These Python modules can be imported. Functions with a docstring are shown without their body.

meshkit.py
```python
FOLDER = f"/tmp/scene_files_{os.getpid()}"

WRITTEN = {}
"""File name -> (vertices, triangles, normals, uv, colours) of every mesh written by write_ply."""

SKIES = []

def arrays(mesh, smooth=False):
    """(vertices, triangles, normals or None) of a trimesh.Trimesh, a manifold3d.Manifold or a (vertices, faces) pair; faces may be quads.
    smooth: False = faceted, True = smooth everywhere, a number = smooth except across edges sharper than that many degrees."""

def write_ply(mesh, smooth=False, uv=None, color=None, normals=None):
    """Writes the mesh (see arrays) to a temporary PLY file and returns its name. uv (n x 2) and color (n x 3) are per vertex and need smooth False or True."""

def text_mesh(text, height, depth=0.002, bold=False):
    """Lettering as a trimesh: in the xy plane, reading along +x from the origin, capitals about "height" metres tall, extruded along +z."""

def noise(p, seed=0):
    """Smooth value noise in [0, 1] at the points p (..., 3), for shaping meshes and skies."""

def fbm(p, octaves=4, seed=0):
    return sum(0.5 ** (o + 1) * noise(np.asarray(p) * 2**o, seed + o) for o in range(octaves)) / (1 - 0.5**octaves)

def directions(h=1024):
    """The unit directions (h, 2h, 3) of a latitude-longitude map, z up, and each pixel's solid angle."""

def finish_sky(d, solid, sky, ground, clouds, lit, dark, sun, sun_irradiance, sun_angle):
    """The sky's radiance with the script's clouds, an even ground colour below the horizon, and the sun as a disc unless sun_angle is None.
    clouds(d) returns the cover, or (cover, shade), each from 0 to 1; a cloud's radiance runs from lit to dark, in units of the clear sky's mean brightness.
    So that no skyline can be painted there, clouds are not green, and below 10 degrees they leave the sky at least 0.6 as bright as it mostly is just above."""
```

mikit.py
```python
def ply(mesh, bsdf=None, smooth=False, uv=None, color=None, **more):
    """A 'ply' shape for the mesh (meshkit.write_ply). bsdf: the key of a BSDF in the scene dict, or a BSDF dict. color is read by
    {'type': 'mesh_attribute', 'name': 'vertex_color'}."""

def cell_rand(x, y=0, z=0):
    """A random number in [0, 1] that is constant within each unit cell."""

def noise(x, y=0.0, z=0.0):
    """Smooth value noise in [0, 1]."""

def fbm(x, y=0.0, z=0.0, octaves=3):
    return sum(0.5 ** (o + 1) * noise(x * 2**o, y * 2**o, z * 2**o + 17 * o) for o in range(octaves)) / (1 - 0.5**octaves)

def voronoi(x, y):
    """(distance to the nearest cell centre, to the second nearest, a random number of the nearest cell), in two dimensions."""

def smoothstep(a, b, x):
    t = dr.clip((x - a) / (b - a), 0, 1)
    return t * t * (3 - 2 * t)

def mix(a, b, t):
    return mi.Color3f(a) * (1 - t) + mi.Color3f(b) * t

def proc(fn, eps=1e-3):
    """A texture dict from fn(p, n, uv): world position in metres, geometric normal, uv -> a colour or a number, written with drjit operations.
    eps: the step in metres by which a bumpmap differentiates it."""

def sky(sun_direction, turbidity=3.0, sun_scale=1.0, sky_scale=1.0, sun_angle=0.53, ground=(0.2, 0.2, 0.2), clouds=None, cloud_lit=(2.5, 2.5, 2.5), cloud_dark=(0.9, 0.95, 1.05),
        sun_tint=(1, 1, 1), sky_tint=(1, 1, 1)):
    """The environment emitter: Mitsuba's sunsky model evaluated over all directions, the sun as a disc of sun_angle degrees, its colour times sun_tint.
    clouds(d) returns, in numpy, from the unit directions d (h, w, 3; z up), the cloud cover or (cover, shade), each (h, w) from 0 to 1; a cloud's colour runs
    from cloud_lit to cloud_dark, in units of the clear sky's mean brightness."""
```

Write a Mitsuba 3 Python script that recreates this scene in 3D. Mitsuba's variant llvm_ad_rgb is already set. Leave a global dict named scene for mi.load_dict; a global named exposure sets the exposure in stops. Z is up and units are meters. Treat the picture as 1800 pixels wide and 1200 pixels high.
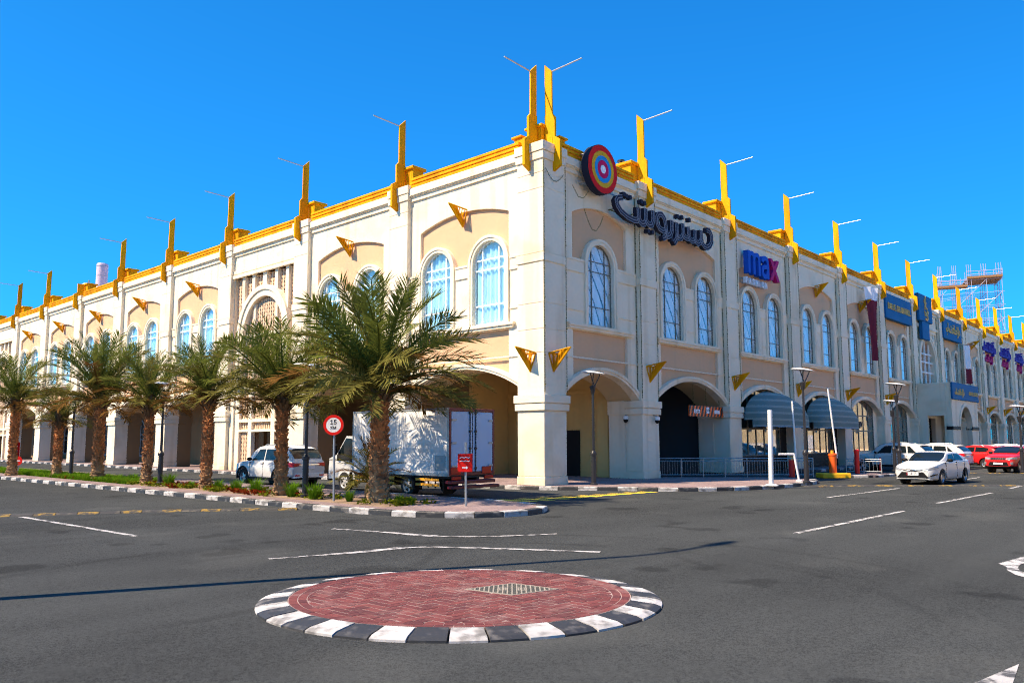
import math, random
import numpy as np, trimesh, mitsuba as mi, drjit as dr
import manifold3d as m3
from shapely.geometry import Polygon, LineString, Point, MultiPolygon, box as sbox
from shapely.ops import unary_union
from shapely import affinity
import mikit, meshkit
from mikit import ply, proc, noise, fbm, voronoi, cell_rand, smoothstep, mix

rng = random.Random(7)
scene, labels = {}, {}
T4 = mi.ScalarTransform4f

# ---------------------------------------------------------------- camera, sky, exposure
CAM = np.array([21.3386, -25.2906, 1.8822]); FWD = np.array([-0.671599, 0.733245, 0.106337]); UPV = np.array([0.073214, -0.077141, 0.994328])
scene['camera'] = {'type': 'perspective', 'fov': 66.019, 'fov_axis': 'x', 'near_clip': 0.1, 'far_clip': 3000.0,
                   'principal_point_offset_y': -(625.23 - 600) / 1200.0,
                   'to_world': T4().look_at(origin=CAM.tolist(), target=(CAM + FWD).tolist(), up=UPV.tolist())}
EL, SX = math.radians(48), 0.42
SUN = np.array([-SX * math.cos(EL), -math.sqrt(1 - SX * SX) * math.cos(EL), math.sin(EL)])
scene['sky'] = mikit.sky(SUN.tolist(), turbidity=3.3, sun_scale=1.75, sky_scale=1.0, sun_tint=(1.0, 0.96, 0.90), sky_tint=(0.12, 1.07, 1.78), ground=(0.16, 0.155, 0.15))
exposure = 1.95

# ---------------------------------------------------------------- materials
def rgb(c): return {'type': 'rgb', 'value': list(c)}
def two(b): return {'type': 'twosided', 'bsdf': b}
def pr(c, r=0.6, m=0.0, **k):
    return {'type': 'principled', 'base_color': c if isinstance(c, dict) else rgb(c), 'roughness': r, 'metallic': m, **k}
def mat(name, c, r=0.6, m=0.0, **k): scene['m_' + name] = two(pr(c, r, m, **k))
def bumped(name, c, h, scale, r=0.7, **k):
    scene['m_' + name] = two({'type': 'bumpmap', 'scale': scale, 'texture': proc(h, eps=4e-3), 'bsdf': pr(c, r, **k)})
def streaks(p):      # rain streaks below ledges: long in z, narrow across
    return fbm((p.x + p.y) * 2.3, p.z * 0.16, 3.0, octaves=3)
def stucco(base, dirt, amount):
    def fn(p, n, uv):
        s = smoothstep(0.52, 0.8, streaks(p)) * 0.55 + smoothstep(0.55, 0.75, fbm(p.x * 0.6, p.y * 0.6, p.z * 0.6)) * 0.45
        low = smoothstep(0.9, 0.0, p.z) * noise(p.x * 3, p.y * 3, p.z * 6)
        return mix(base, dirt, dr.clip(s * amount + low * 0.35, 0, 0.7)) * (0.97 + 0.06 * noise(p.x * 9, p.y * 9, p.z * 9))
    return proc(fn)
mat('cream', stucco((0.74, 0.66, 0.51), (0.46, 0.36, 0.20), 0.55), 0.75)
mat('peach', stucco((0.60, 0.378, 0.222), (0.46, 0.33, 0.22), 0.34), 0.8)
mat('ochre_wall', stucco((0.60, 0.42, 0.16), (0.40, 0.26, 0.09), 0.30), 0.8)
mat('shade_brown_wall', stucco((0.21, 0.135, 0.065), (0.15, 0.095, 0.045), 0.30), 0.8)  # ochre wall darkened to brown, arcade shade put into the colour
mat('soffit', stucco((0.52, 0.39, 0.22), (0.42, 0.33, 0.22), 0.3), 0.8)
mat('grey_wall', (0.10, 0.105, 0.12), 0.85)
mat('yellow', proc(lambda p, n, uv: mix((0.76, 0.345, 0.001), (0.60, 0.23, 0.001), smoothstep(0.4, 0.8, fbm(p.x * 1.6 + p.y * 1.6, p.z * 0.35)))), 0.65, specular=0.12)
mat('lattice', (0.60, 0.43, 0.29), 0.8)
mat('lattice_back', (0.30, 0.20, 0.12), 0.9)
mat('white_frame', (0.80, 0.80, 0.78), 0.4)
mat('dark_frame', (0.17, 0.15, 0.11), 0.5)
mat('rod', (0.42, 0.42, 0.45), 0.35, 0.6)
mat('wire', (0.13, 0.12, 0.04), 0.7, specular=0.1)
mat('sand', proc(lambda p, n, uv: mix((0.50, 0.39, 0.26), (0.42, 0.32, 0.21), fbm(p.x * 0.2, p.y * 0.2))), 0.95)
mat('roofing', (0.35, 0.33, 0.30), 0.9)
mat('black_metal', (0.022, 0.022, 0.026), 0.35)
mat('grey_metal', (0.30, 0.34, 0.38), 0.4, 0.5)
mat('galvanised', proc(lambda p, n, uv: mix((0.42, 0.46, 0.48), (0.30, 0.33, 0.35), noise(p.x * 20, p.y * 20, p.z * 20))), 0.4, 0.6)
mat('white_paint', (0.72, 0.73, 0.74), 0.35)
mat('red_paint', (0.70, 0.012, 0.01), 0.4)
mat('orange_paint', (0.85, 0.12, 0.01), 0.4)
mat('sign_red', (0.62, 0.015, 0.012), 0.6, specular=0.12)
mat('sign_white', (0.74, 0.76, 0.80), 0.4)
mat('sign_black', (0.015, 0.015, 0.017), 0.5)
mat('sign_blue', proc(lambda p, n, uv: mix((0.006, 0.105, 0.27), (0.008, 0.125, 0.32), noise(p.x, p.y * 0.8, p.z))), 0.6, specular=0.15)
mat('letter_navy', (0.022, 0.024, 0.045), 0.6, specular=0.12)
mat('letter_grey', (0.20, 0.22, 0.27), 0.6, specular=0.12)
mat('letter_blue', (0.01, 0.09, 0.50), 0.6, specular=0.12)
mat('letter_magenta', (0.42, 0.012, 0.14), 0.6, specular=0.12)
mat('letter_violet', (0.05, 0.04, 0.34), 0.6, specular=0.12)
mat('letter_gold', (0.62, 0.42, 0.14), 0.6, specular=0.12)
mat('target_red', (0.62, 0.012, 0.012), 0.6, specular=0.12)
mat('target_yellow', (0.62, 0.36, 0.02), 0.6, specular=0.12)
mat('target_blue', (0.02, 0.26, 0.60), 0.6, specular=0.12)
mat('target_pink', (0.50, 0.01, 0.10), 0.6, specular=0.12)
mat('maroon_cloth', (0.16, 0.012, 0.03), 0.9)
mat('white_cloth', (0.78, 0.78, 0.82), 0.9)
mat('curtain', (0.82, 0.83, 0.84), 0.9)
def awn(p, n, uv):
    k = smoothstep(0.30, 0.36, dr.abs(p.z * 2.6 - dr.floor(p.z * 2.6) - 0.5))
    return mix((0.125, 0.185, 0.18), (0.22, 0.28, 0.26), k)
mat('awning', proc(awn), 0.85)
scene['m_blue_glass'] = {'type': 'thindielectric', 'int_ior': 1.6, 'specular_transmittance': rgb((0.62, 0.86, 0.97))}
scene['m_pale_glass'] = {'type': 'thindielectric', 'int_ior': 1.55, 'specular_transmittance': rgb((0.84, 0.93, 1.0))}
scene['m_mirror_glass'] = {'type': 'thindielectric', 'int_ior': 2.3, 'specular_transmittance': rgb((0.55, 0.58, 0.6))}
scene['m_car_glass'] = two(pr((0.008, 0.013, 0.016), 0.08, specular=0.35))
def asphalt(p, n, uv):
    sp = cell_rand(dr.floor(p.x * 90), dr.floor(p.y * 90))
    sp2 = noise(p.x * 34, p.y * 34)
    big = fbm(p.x * 0.22, p.y * 0.22, 1.0, octaves=4)
    ang = 0.42 * p.y - 0.9 * p.x
    tracks = fbm(p.x * 1.9 - p.y * 0.1, p.y * 0.05, 5.0, octaves=2)
    oil = smoothstep(0.70, 0.80, fbm(p.x * 0.9, p.y * 0.9, 9.0, octaves=3))
    c = 0.038 + 0.012 * (big - 0.5) * 2 + 0.028 * (sp - 0.5) + 0.016 * (sp2 - 0.5) + 0.010 * (tracks - 0.5)
    c = c * (1 - 0.35 * oil)
    def arc(cx, cy, r, w, f):       # scuffed tyre arcs of turning cars
        dd = dr.abs(dr.sqrt(dr.square(p.x - cx) + dr.square(p.y - cy)) - r)
        return smoothstep(w, w * 0.3, dd) * smoothstep(0.42, 0.68, fbm(p.x * 0.55, p.y * 0.55, f, octaves=2))
    tyre = arc(13.8, -18.1, 5.6, 0.16, 2.0) + arc(13.8, -18.1, 7.1, 0.16, 4.0) + arc(19.5, -6.0, 7.5, 0.15, 6.0) + arc(19.5, -6.0, 8.9, 0.15, 8.0) + arc(4.0, -21.0, 8.5, 0.16, 3.0)
    c = c * (1 - 0.20 * dr.clip(tyre, 0, 1))
    dust = smoothstep(0.62, 0.8, fbm(p.x * 0.5, p.y * 0.5, 21.0, octaves=3))
    return mi.Color3f(c * 0.92, c * 1.02, c * 1.06) + mi.Color3f(0.010, 0.010, 0.009) * dust
def asphalt_h(p, n, uv): return noise(p.x * 60, p.y * 60) + 0.6 * noise(p.x * 140, p.y * 140)
bumped('asphalt', proc(asphalt), asphalt_h, 0.005, 0.9, specular=0.18)
mat('ground', proc(lambda p, n, uv: mix((0.10, 0.098, 0.09), (0.14, 0.13, 0.115), fbm(p.x * 0.1, p.y * 0.1))), 0.95)
def paving(p, n, uv):
    u, v = p.x * 5.0, p.y * 10.0
    row = dr.floor(v); uu = u + 0.5 * (row - 2 * dr.floor(row / 2))
    fu, fv = uu - dr.floor(uu), v - row
    joint = smoothstep(0.06, 0.02, dr.minimum(fu, 1 - fu) * 0.2 / 0.1) + smoothstep(0.10, 0.03, dr.minimum(fv, 1 - fv))
    tone = cell_rand(dr.floor(uu), row)
    big = fbm(p.x * 0.5, p.y * 0.5, octaves=3)
    c = mix((0.135, 0.097, 0.098), (0.19, 0.142, 0.142), tone * 0.6 + big * 0.5)
    return c * (1 - 0.28 * dr.clip(joint, 0, 1)) * (0.86 + 0.28 * noise(p.x * 1.3, p.y * 1.3))
mat('paving', proc(paving), 0.85)
def worn(base, under, lo, hi, sc=6.0):
    def fn(p, n, uv):
        w = fbm(p.x * sc, p.y * sc, p.z * sc, octaves=4)
        return mix(base, under, smoothstep(lo, hi, w)) * (0.9 + 0.2 * noise(p.x * 2.1, p.y * 2.1, p.z * 2.1))
    return proc(fn)
mat('kerb_white', worn((0.42, 0.415, 0.415), (0.15, 0.145, 0.14), 0.42, 0.74), 0.7)
mat('kerb_black', worn((0.028, 0.030, 0.034), (0.13, 0.125, 0.12), 0.50, 0.80), 0.55)
mat('road_paint', worn((0.36, 0.355, 0.355), (0.06, 0.06, 0.06), 0.42, 0.68, 9.0), 0.7)
mat('road_yellow', worn((0.62, 0.42, 0.03), (0.20, 0.16, 0.06), 0.52, 0.75, 5.0), 0.7)
mat('hump_yellow', worn((0.24, 0.15, 0.025), (0.05, 0.047, 0.04), 0.36, 0.60, 9.0), 0.7)
mat('hump_black', worn((0.04, 0.04, 0.04), (0.10, 0.09, 0.07), 0.5, 0.8, 8.0), 0.7)
for i, c in enumerate([(0.105, 0.026, 0.026), (0.132, 0.034, 0.032), (0.082, 0.022, 0.023)]):
    mat('brick_%d' % i, worn(c, (0.17, 0.085, 0.08), 0.5, 0.85, 5.0), 0.8)
mat('grout', (0.27, 0.20, 0.185), 0.95)
mat('inlay', (0.24, 0.215, 0.18), 0.8)
mat('grate', (0.040, 0.042, 0.036), 0.5)
mat('soil', proc(lambda p, n, uv: mix((0.10, 0.065, 0.045), (0.22, 0.16, 0.11), fbm(p.x * 4, p.y * 4, octaves=4))), 0.95)
def bark(p, n, uv):
    a = fbm(p.x * 5, p.y * 5, p.z * 4, octaves=2)
    up = smoothstep(0.7, 2.0, p.z + 0.8 * noise(p.x * 0.7, p.y * 0.7, 3.0))
    c = mix((0.34, 0.215, 0.11), (0.42, 0.165, 0.055), up)
    return mix(c, (0.17, 0.075, 0.03), smoothstep(0.4, 0.85, a))
mat('bark', proc(bark), 0.9)
mat('bark_dark', proc(lambda p, n, uv: mix((0.10, 0.065, 0.035), (0.19, 0.115, 0.05), fbm(p.x * 9, p.y * 9, p.z * 5))), 0.9)
def leaf(name, c, t):
    def fn(p, n, uv): return mix(c, tuple(x * 0.6 for x in c), fbm(p.x * 2.5, p.y * 2.5, p.z * 2.5)) * (0.85 + 0.4 * noise(p.x * 11, p.y * 11, p.z * 11))
    scene['m_' + name] = {'type': 'principledthin', 'base_color': proc(fn), 'roughness': 0.42, 'diff_trans': t, 'spec_trans': 0.0}
leaf('frond_green', (0.165, 0.20, 0.038), 0.68)
leaf('frond_olive', (0.215, 0.20, 0.05), 0.6)
leaf('frond_dry', (0.20, 0.105, 0.03), 0.4)
leaf('grass', (0.13, 0.27, 0.015), 0.6)
leaf('shrub', (0.17, 0.20, 0.015), 0.6)
leaf('redleaf', (0.22, 0.035, 0.012), 0.5)
mat('rachis', (0.24, 0.20, 0.05), 0.6)
mat('tyre', (0.014, 0.014, 0.015), 0.8)
mat('alloy', (0.55, 0.56, 0.58), 0.3, 0.8)
mat('steel_wheel', (0.45, 0.44, 0.42), 0.5, 0.3)
mat('car_white', (0.50, 0.51, 0.52), 0.25, clearcoat=1.0, clearcoat_gloss=0.95)
mat('car_silver', (0.62, 0.68, 0.74), 0.3, 0.15, clearcoat=1.0, clearcoat_gloss=0.95)
mat('car_red', (0.55, 0.010, 0.012), 0.25, clearcoat=1.0, clearcoat_gloss=0.95)
mat('black_plastic', (0.010, 0.010, 0.011), 0.5, specular=0.15)
mat('chrome', (0.75, 0.76, 0.78), 0.12, 1.0)
mat('lamp_lens', (0.20, 0.22, 0.25), 0.08, specular=0.8)
mat('tail_red', (0.62, 0.010, 0.006), 0.2, specular=0.4)
mat('truck_box', proc(lambda p, n, uv: mix((0.74, 0.76, 0.79), (0.60, 0.61, 0.63), smoothstep(0.5, 0.75, fbm(p.x * 1.1, p.y * 1.1, p.z * 2.0)))), 0.3)
mat('truck_door', (0.34, 0.50, 0.68), 0.25)
mat('maroon_paint', (0.16, 0.010, 0.018), 0.35)
mat('amber_slat', (0.72, 0.34, 0.02), 0.4)
mat('chassis', (0.018, 0.018, 0.02), 0.6)
mat('plank', (0.24, 0.125, 0.055), 0.8)
mat('scaffold_tube', (0.36, 0.33, 0.42), 0.5)
mat('tank', (0.62, 0.48, 0.58), 0.5)
mat('lamp_dish', (0.62, 0.64, 0.64), 0.3)
mat('far_wall', stucco((0.66, 0.55, 0.35), (0.45, 0.36, 0.22), 0.3), 0.8)
mat('far_window', (0.03, 0.035, 0.04), 0.2)

# ---------------------------------------------------------------- helpers
used = {}
def key(name, parent=None):
    base = (parent + '__' + name) if parent else name
    k = base if base not in used else '%s_%03d' % (base, used[base])
    used[base] = used.get(base, 0) + 1
    return k
def M4(m): return T4(np.asarray(m, float).tolist())
def tr(x=0, y=0, z=0, rz=0.0):
    c, s = math.cos(rz), math.sin(rz)
    return np.array([[c, -s, 0, x], [s, c, 0, y], [0, 0, 1, z], [0, 0, 0, 1.0]])
def tag(k, label, cat, group=None, kind=None):
    labels[k] = {'label': label, 'category': cat}
    if group: labels[k]['group'] = group
    if kind: labels[k]['kind'] = kind
def shape(mesh, m, smooth=False): return ply(mesh, 'm_' + m, smooth=smooth)
def put(name, parent, d, M=None):
    k = key(name, parent)
    scene[k] = dict(d) if M is None else {**d, 'to_world': M4(M)}
    return k
def part(name, parent, mesh, m, smooth=False, M=None): return put(name, parent, shape(mesh, m, smooth), M)
def cat(ms): return trimesh.util.concatenate([m for m in ms if m is not None])
def bx(x0, x1, y0, y1, z0, z1):
    v = np.array([[x, y, z] for x in (x0, x1) for y in (y0, y1) for z in (z0, z1)], float)
    f = np.array([[0, 1, 3], [0, 3, 2], [4, 6, 7], [4, 7, 5], [0, 4, 5], [0, 5, 1], [2, 3, 7], [2, 7, 6], [0, 2, 6], [0, 6, 4], [1, 5, 7], [1, 7, 3]])
    return trimesh.Trimesh(v, f, process=False)
def cbx(x0, x1, y0, y1, z0, z1, c=0.02):      # box with chamfered edges
    lo, hi = np.array([x0, y0, z0]), np.array([x1, y1, z1])
    pts = []
    for sx in (0, 1):
        for sy in (0, 1):
            for sz in (0, 1):
                s = np.array([sx, sy, sz]); p = np.where(s, hi, lo); d = np.where(s, -c, c)
                for a in range(3):
                    q = p.copy(); 
                    for b in range(3):
                        if b != a: q[b] += d[b]
                    pts.append(q)
    h = m3.Manifold.hull_points(np.array(pts, np.float32)).to_mesh()
    return trimesh.Trimesh(h.vert_properties[:, :3], h.tri_verts, process=False)
def hull(pts):
    h = m3.Manifold.hull_points(np.array(pts, np.float32)).to_mesh()
    return trimesh.Trimesh(h.vert_properties[:, :3], h.tri_verts, process=False)
def cyl(p0, p1, r0, r1=None, n=12, caps=True):
    p0, p1 = np.array(p0, float), np.array(p1, float); r1 = r0 if r1 is None else r1
    z = (p1 - p0) / np.linalg.norm(p1 - p0); a = np.cross(z, [0, 0, 1.0] if abs(z[2]) < 0.9 else [1.0, 0, 0]); a /= np.linalg.norm(a); b = np.cross(z, a)
    t = np.arange(n) * 2 * math.pi / n; ring = np.cos(t)[:, None] * a + np.sin(t)[:, None] * b
    v = np.vstack([p0 + ring * r0, p1 + ring * r1, [p0], [p1]]); i = np.arange(n); j = (i + 1) % n
    f = [np.stack([i, j, j + n], 1), np.stack([i, j + n, i + n], 1)]
    if caps: f += [np.stack([j, i, i * 0 + 2 * n], 1), np.stack([i + n, j + n, i * 0 + 2 * n + 1], 1)]
    return trimesh.Trimesh(v, np.vstack(f), process=False)
def tube(pts, r, n=6):
    return cat([cyl(pts[i], pts[i + 1], r, n=n) for i in range(len(pts) - 1)])
def lathe(prof, n=24, M=None):       # profile [(r, z)]
    prof = np.array(prof, float); t = np.arange(n) * 2 * math.pi / n; k = len(prof)
    v = np.stack([prof[:, None, 0] * np.cos(t), prof[:, None, 0] * np.sin(t), np.repeat(prof[:, 1:2], n, 1)], -1).reshape(-1, 3)
    i, j = np.meshgrid(np.arange(k - 1), np.arange(n), indexing='ij'); a = i * n + j; b = i * n + (j + 1) % n
    f = np.vstack([np.stack([a, b, b + n], -1).reshape(-1, 3), np.stack([a, b + n, a + n], -1).reshape(-1, 3)])
    m = trimesh.Trimesh(v, f, process=False)
    if M is not None: m.apply_transform(M)
    return m
def polys(g):
    if g.is_empty: return []
    if g.geom_type == 'Polygon': return [g]
    return [q for q in getattr(g, 'geoms', []) if q.geom_type == 'Polygon' and q.area > 1e-6]
def extr(g, h0, h1):                 # shapely (x, y) -> extruded along z
    out = []
    for q in polys(g):
        m = trimesh.creation.extrude_polygon(q, h1 - h0, engine='earcut'); m.apply_translation([0, 0, h0]); out.append(m)
    return cat(out)
def facade(g, d0, d1):               # shapely (s, z) -> slab between depths d0 < d1 in facade coordinates (s, d, z)
    m = extr(g, d0, d1); v = m.vertices[:, [0, 2, 1]]
    return trimesh.Trimesh(v, m.faces[:, ::-1], process=False)
def moved(m, M): m = m.copy(); m.apply_transform(M); return m
def shift(m, x=0, y=0, z=0): m = m.copy(); m.apply_translation([x, y, z]); return m
def flat(g, z):                      # a sheet
    out = []
    for q in polys(g):
        v, f = trimesh.creation.triangulate_polygon(q, engine='earcut'); out.append(trimesh.Trimesh(np.column_stack([v, np.full(len(v), z)]), f, process=False))
    m = cat(out)
    if m.face_normals[0][2] < 0: m.invert()
    return m
MPL = tr(); MPL[:2, :2] = [[-1, 0], [0, -1]]                     # left (sunny) facade: (s, d, z) -> (-s, -d, z)
MPR = np.array([[0, 1, 0, 0], [1, 0, 0, 0], [0, 0, 1, 0], [0, 0, 0, 1.0]])   # right facade: (s, d, z) -> (d, s, z)

# ---------------------------------------------------------------- ground, roads, pavements, kerbs
RZ = -0.14
scene['ground'] = shape(flat(sbox(-900, -900, 900, 900), RZ - 0.05), 'ground'); tag('ground', 'wide dusty ground reaching the horizon', 'ground', kind='structure')
scene['road'] = shape(flat(sbox(-160, -38, 26, 200), RZ), 'asphalt'); tag('road', 'grey worn asphalt junction in front of the mall', 'road', kind='structure')
scene['bounce_sand'] = shape(flat(sbox(26.3, -120, 260, 260).union(sbox(-220, -120, 26.3, -38.3)), RZ - 0.02), 'sand'); tag('bounce_sand', 'pale sand added outside the view to bounce warm light', 'sand', kind='structure')  # unseen sand added to bounce warm light onto the shaded facade
def smooth_line(pts, n=12):
    pts = [np.array(p, float) for p in pts]; P = [2 * pts[0] - pts[1]] + pts + [2 * pts[-1] - pts[-2]]; out = []
    for i in range(1, len(P) - 2):
        for t in np.arange(n) / n:
            a, b, c, d = P[i - 1:i + 3]
            out.append(0.5 * (2 * b + (c - a) * t + (2 * a - 5 * b + 4 * c - d) * t * t + (3 * b - a - 3 * c + d) * t ** 3))
    return np.array(out + [P[-2]])
def kerbs(parent, line, length=0.8, inward=0.28, h=0.0, start=0, limit=300, gap=0.012):
    L = LineString(line); n = int(L.length / length)
    for i in range(n):
        a, b = L.interpolate(i * length + gap), L.interpolate((i + 1) * length - gap)
        if i >= limit: break
        p, q = np.array([a.x, a.y]), np.array([b.x, b.y]); t = (q - p) / np.linalg.norm(q - p); w = np.array([-t[1], t[0]]) * inward
        o = np.array([t[1], -t[0]]) * (0.004 * ((i * 7) % 5 - 2))
        z0, z1, c = RZ - 0.02, h + 0.004 + 0.003 * ((i * 5) % 3), 0.022
        p, q = p + o, q + o; wn = w / inward
        pts = [(*p, z0), (*q, z0), (*p, z1 - c), (*q, z1 - c), (*(p + wn * c), z1), (*(q + wn * c), z1), (*(p + w), z1), (*(q + w), z1), (*(p + w), z0), (*(q + w), z0)]
        part('kerb_stone', parent, hull(pts), 'kerb_white' if (i + start) % 2 else 'kerb_black')
# palm median (its kerb runs so that the inside lies to the left of the line)
MED = smooth_line([(-46, -12.5), (-28, -12.35), (-12, -12.15), (-4, -12.02), (1.5, -11.95), (4.6, -11.55), (6.1, -10.85), (6.95, -9.7), (6.95, -8.4), (6.2, -7.35), (4.6, -6.95), (1.5, -6.88), (-4, -6.88)], 8)
MED2 = LineString(MED)
median_poly = Polygon(list(map(tuple, MED)) + [(-46, -6.88)]).buffer(-0.26)
bed = sbox(-45.5, -11.0, 3.4, -9.0).intersection(median_poly.buffer(-0.5))
def paved(name, poly, label, z=0.0):
    scene[name] = shape(extr(poly, RZ - 0.03, z), 'paving'); tag(name, label, 'pavement', kind='structure')
paved('median_pavement', median_poly.difference(bed), 'pinkish paved median with a planting bed under the palms')
kerbs('median_pavement', MED, 0.8, 0.28)
scene['planting_bed'] = shape(extr(bed, RZ, -0.035), 'soil'); tag('planting_bed', 'brown soil strip planted with palms and low plants', 'planting bed', kind='structure')
# pavement round the building
RK = smooth_line([(-7, -1.15), (-3, -1.05), (-0.4, -0.75), (1.3, 0.1), (3.1, 1.25), (5.1, 2.35), (6.45, 4.4), (7.05, 7.0), (7.1, 9.4), (6.85, 11.4), (6.3, 12.6), (5.3, 13.3)], 8)
LK = np.array([[-92, -1.15], [-7, -1.15]])
walk = Polygon([(-92, -1.15), (-7, -1.15)] + list(map(tuple, RK)) + [(4.4, 13.6), (2.5, 12.4), (-0.6, 9.9), (-1.9, 9.3), (-1.9, 8.2), (-12, 8.2), (-92, 8.2)]).buffer(0)
walk_in = walk.difference(LineString(RK).buffer(0.26)).difference(LineString(LK).buffer(0.26))
paved('corner_pavement', walk_in, 'pinkish paved walk wrapping the corner of the mall')
kerbs('corner_pavement', LK[::1], 0.8, 0.28, limit=110); kerbs('corner_pavement', RK, 0.8, 0.28, start=0)
scene['entry_road'] = shape(flat(Polygon([(-1.9, 9.35), (-0.55, 9.95), (2.5, 12.45), (4.4, 13.7), (4.4, 19.5), (-12, 19.5), (-12, 8.3), (-1.9, 8.3)]), RZ + 0.006), 'asphalt'); tag('entry_road', 'dark asphalt lane leading to the parking ramp', 'road', kind='structure')
paved('shopfront_pavement', sbox(-0.5, 24.6, 1.6, 112), 'pale paved strip below the shaded shopfronts')
kerbs('shopfront_pavement', np.array([[1.62, 24.6], [1.62, 70]]), 0.8, 0.24, limit=60)
def paint(name, poly, m='road_paint', z=0.006, parent='road'): part(name, parent, flat(poly, RZ + z), m)
def strip(p, q, w): return LineString([p, q]).buffer(w / 2, cap_style=2)
for p, q in [((-2.94, -18.34), (3.84, -18.07)), ((14.1, -8.28), (14.18, -1.04)), ((10.55, 2.91), (10.78, 10.06)), ((14.12, 2.65), (14.3, 9.36)), ((14.23, 13.03), (14.21, 19.0)), ((10.9, 16.0), (11.0, 23.0)), ((14.3, 24.0), (14.4, 31.0)), ((-12.5, -18.6), (-6.5, -18.45))]:
    paint('lane_marking', strip(p, q, 0.14))
a1 = smooth_line([(5.79, -14.45), (7.2, -14.1), (8.6, -13.82), (9.5, -13.1), (10.3, -11.79)], 6)
a2 = smooth_line([(8.89, -17.91), (9.35, -16.5), (9.62, -15.3), (10.6, -14.55), (12.65, -13.44)], 6)
def taper(line, w0, w1):
    L = np.array(line); n = len(L); t = np.gradient(L, axis=0); t /= np.linalg.norm(t, axis=1)[:, None]; nn = np.stack([-t[:, 1], t[:, 0]], 1); w = np.linspace(w0, w1, n)[:, None] / 2
    return Polygon(np.vstack([L + nn * w, (L - nn * w)[::-1]])).buffer(0)
paint('guide_line', unary_union([taper(a1, 0.12, 0.13), taper(a1[:13], 0.05, 0.30)])); paint('guide_line', unary_union([taper(a2, 0.10, 0.16), taper(a2[:12], 0.06, 0.28)]))
paint('arrow_marking', Polygon([(18.30, -10.2), (18.45, -9.0), (18.75, -8.2), (18.95, -9.3), (18.60, -9.9), (18.58, -10.1), (18.63, -10.55), (18.71, -10.8), (18.80, -10.95), (19.3, -11.2), (19.3, -11.55), (18.86, -11.42), (18.72, -11.25), (18.54, -10.85), (18.47, -10.5)]))
paint('arrow_marking', Polygon([(19.40, -18.6), (19.73, -16.75), (19.90, -18.3)]))
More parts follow.
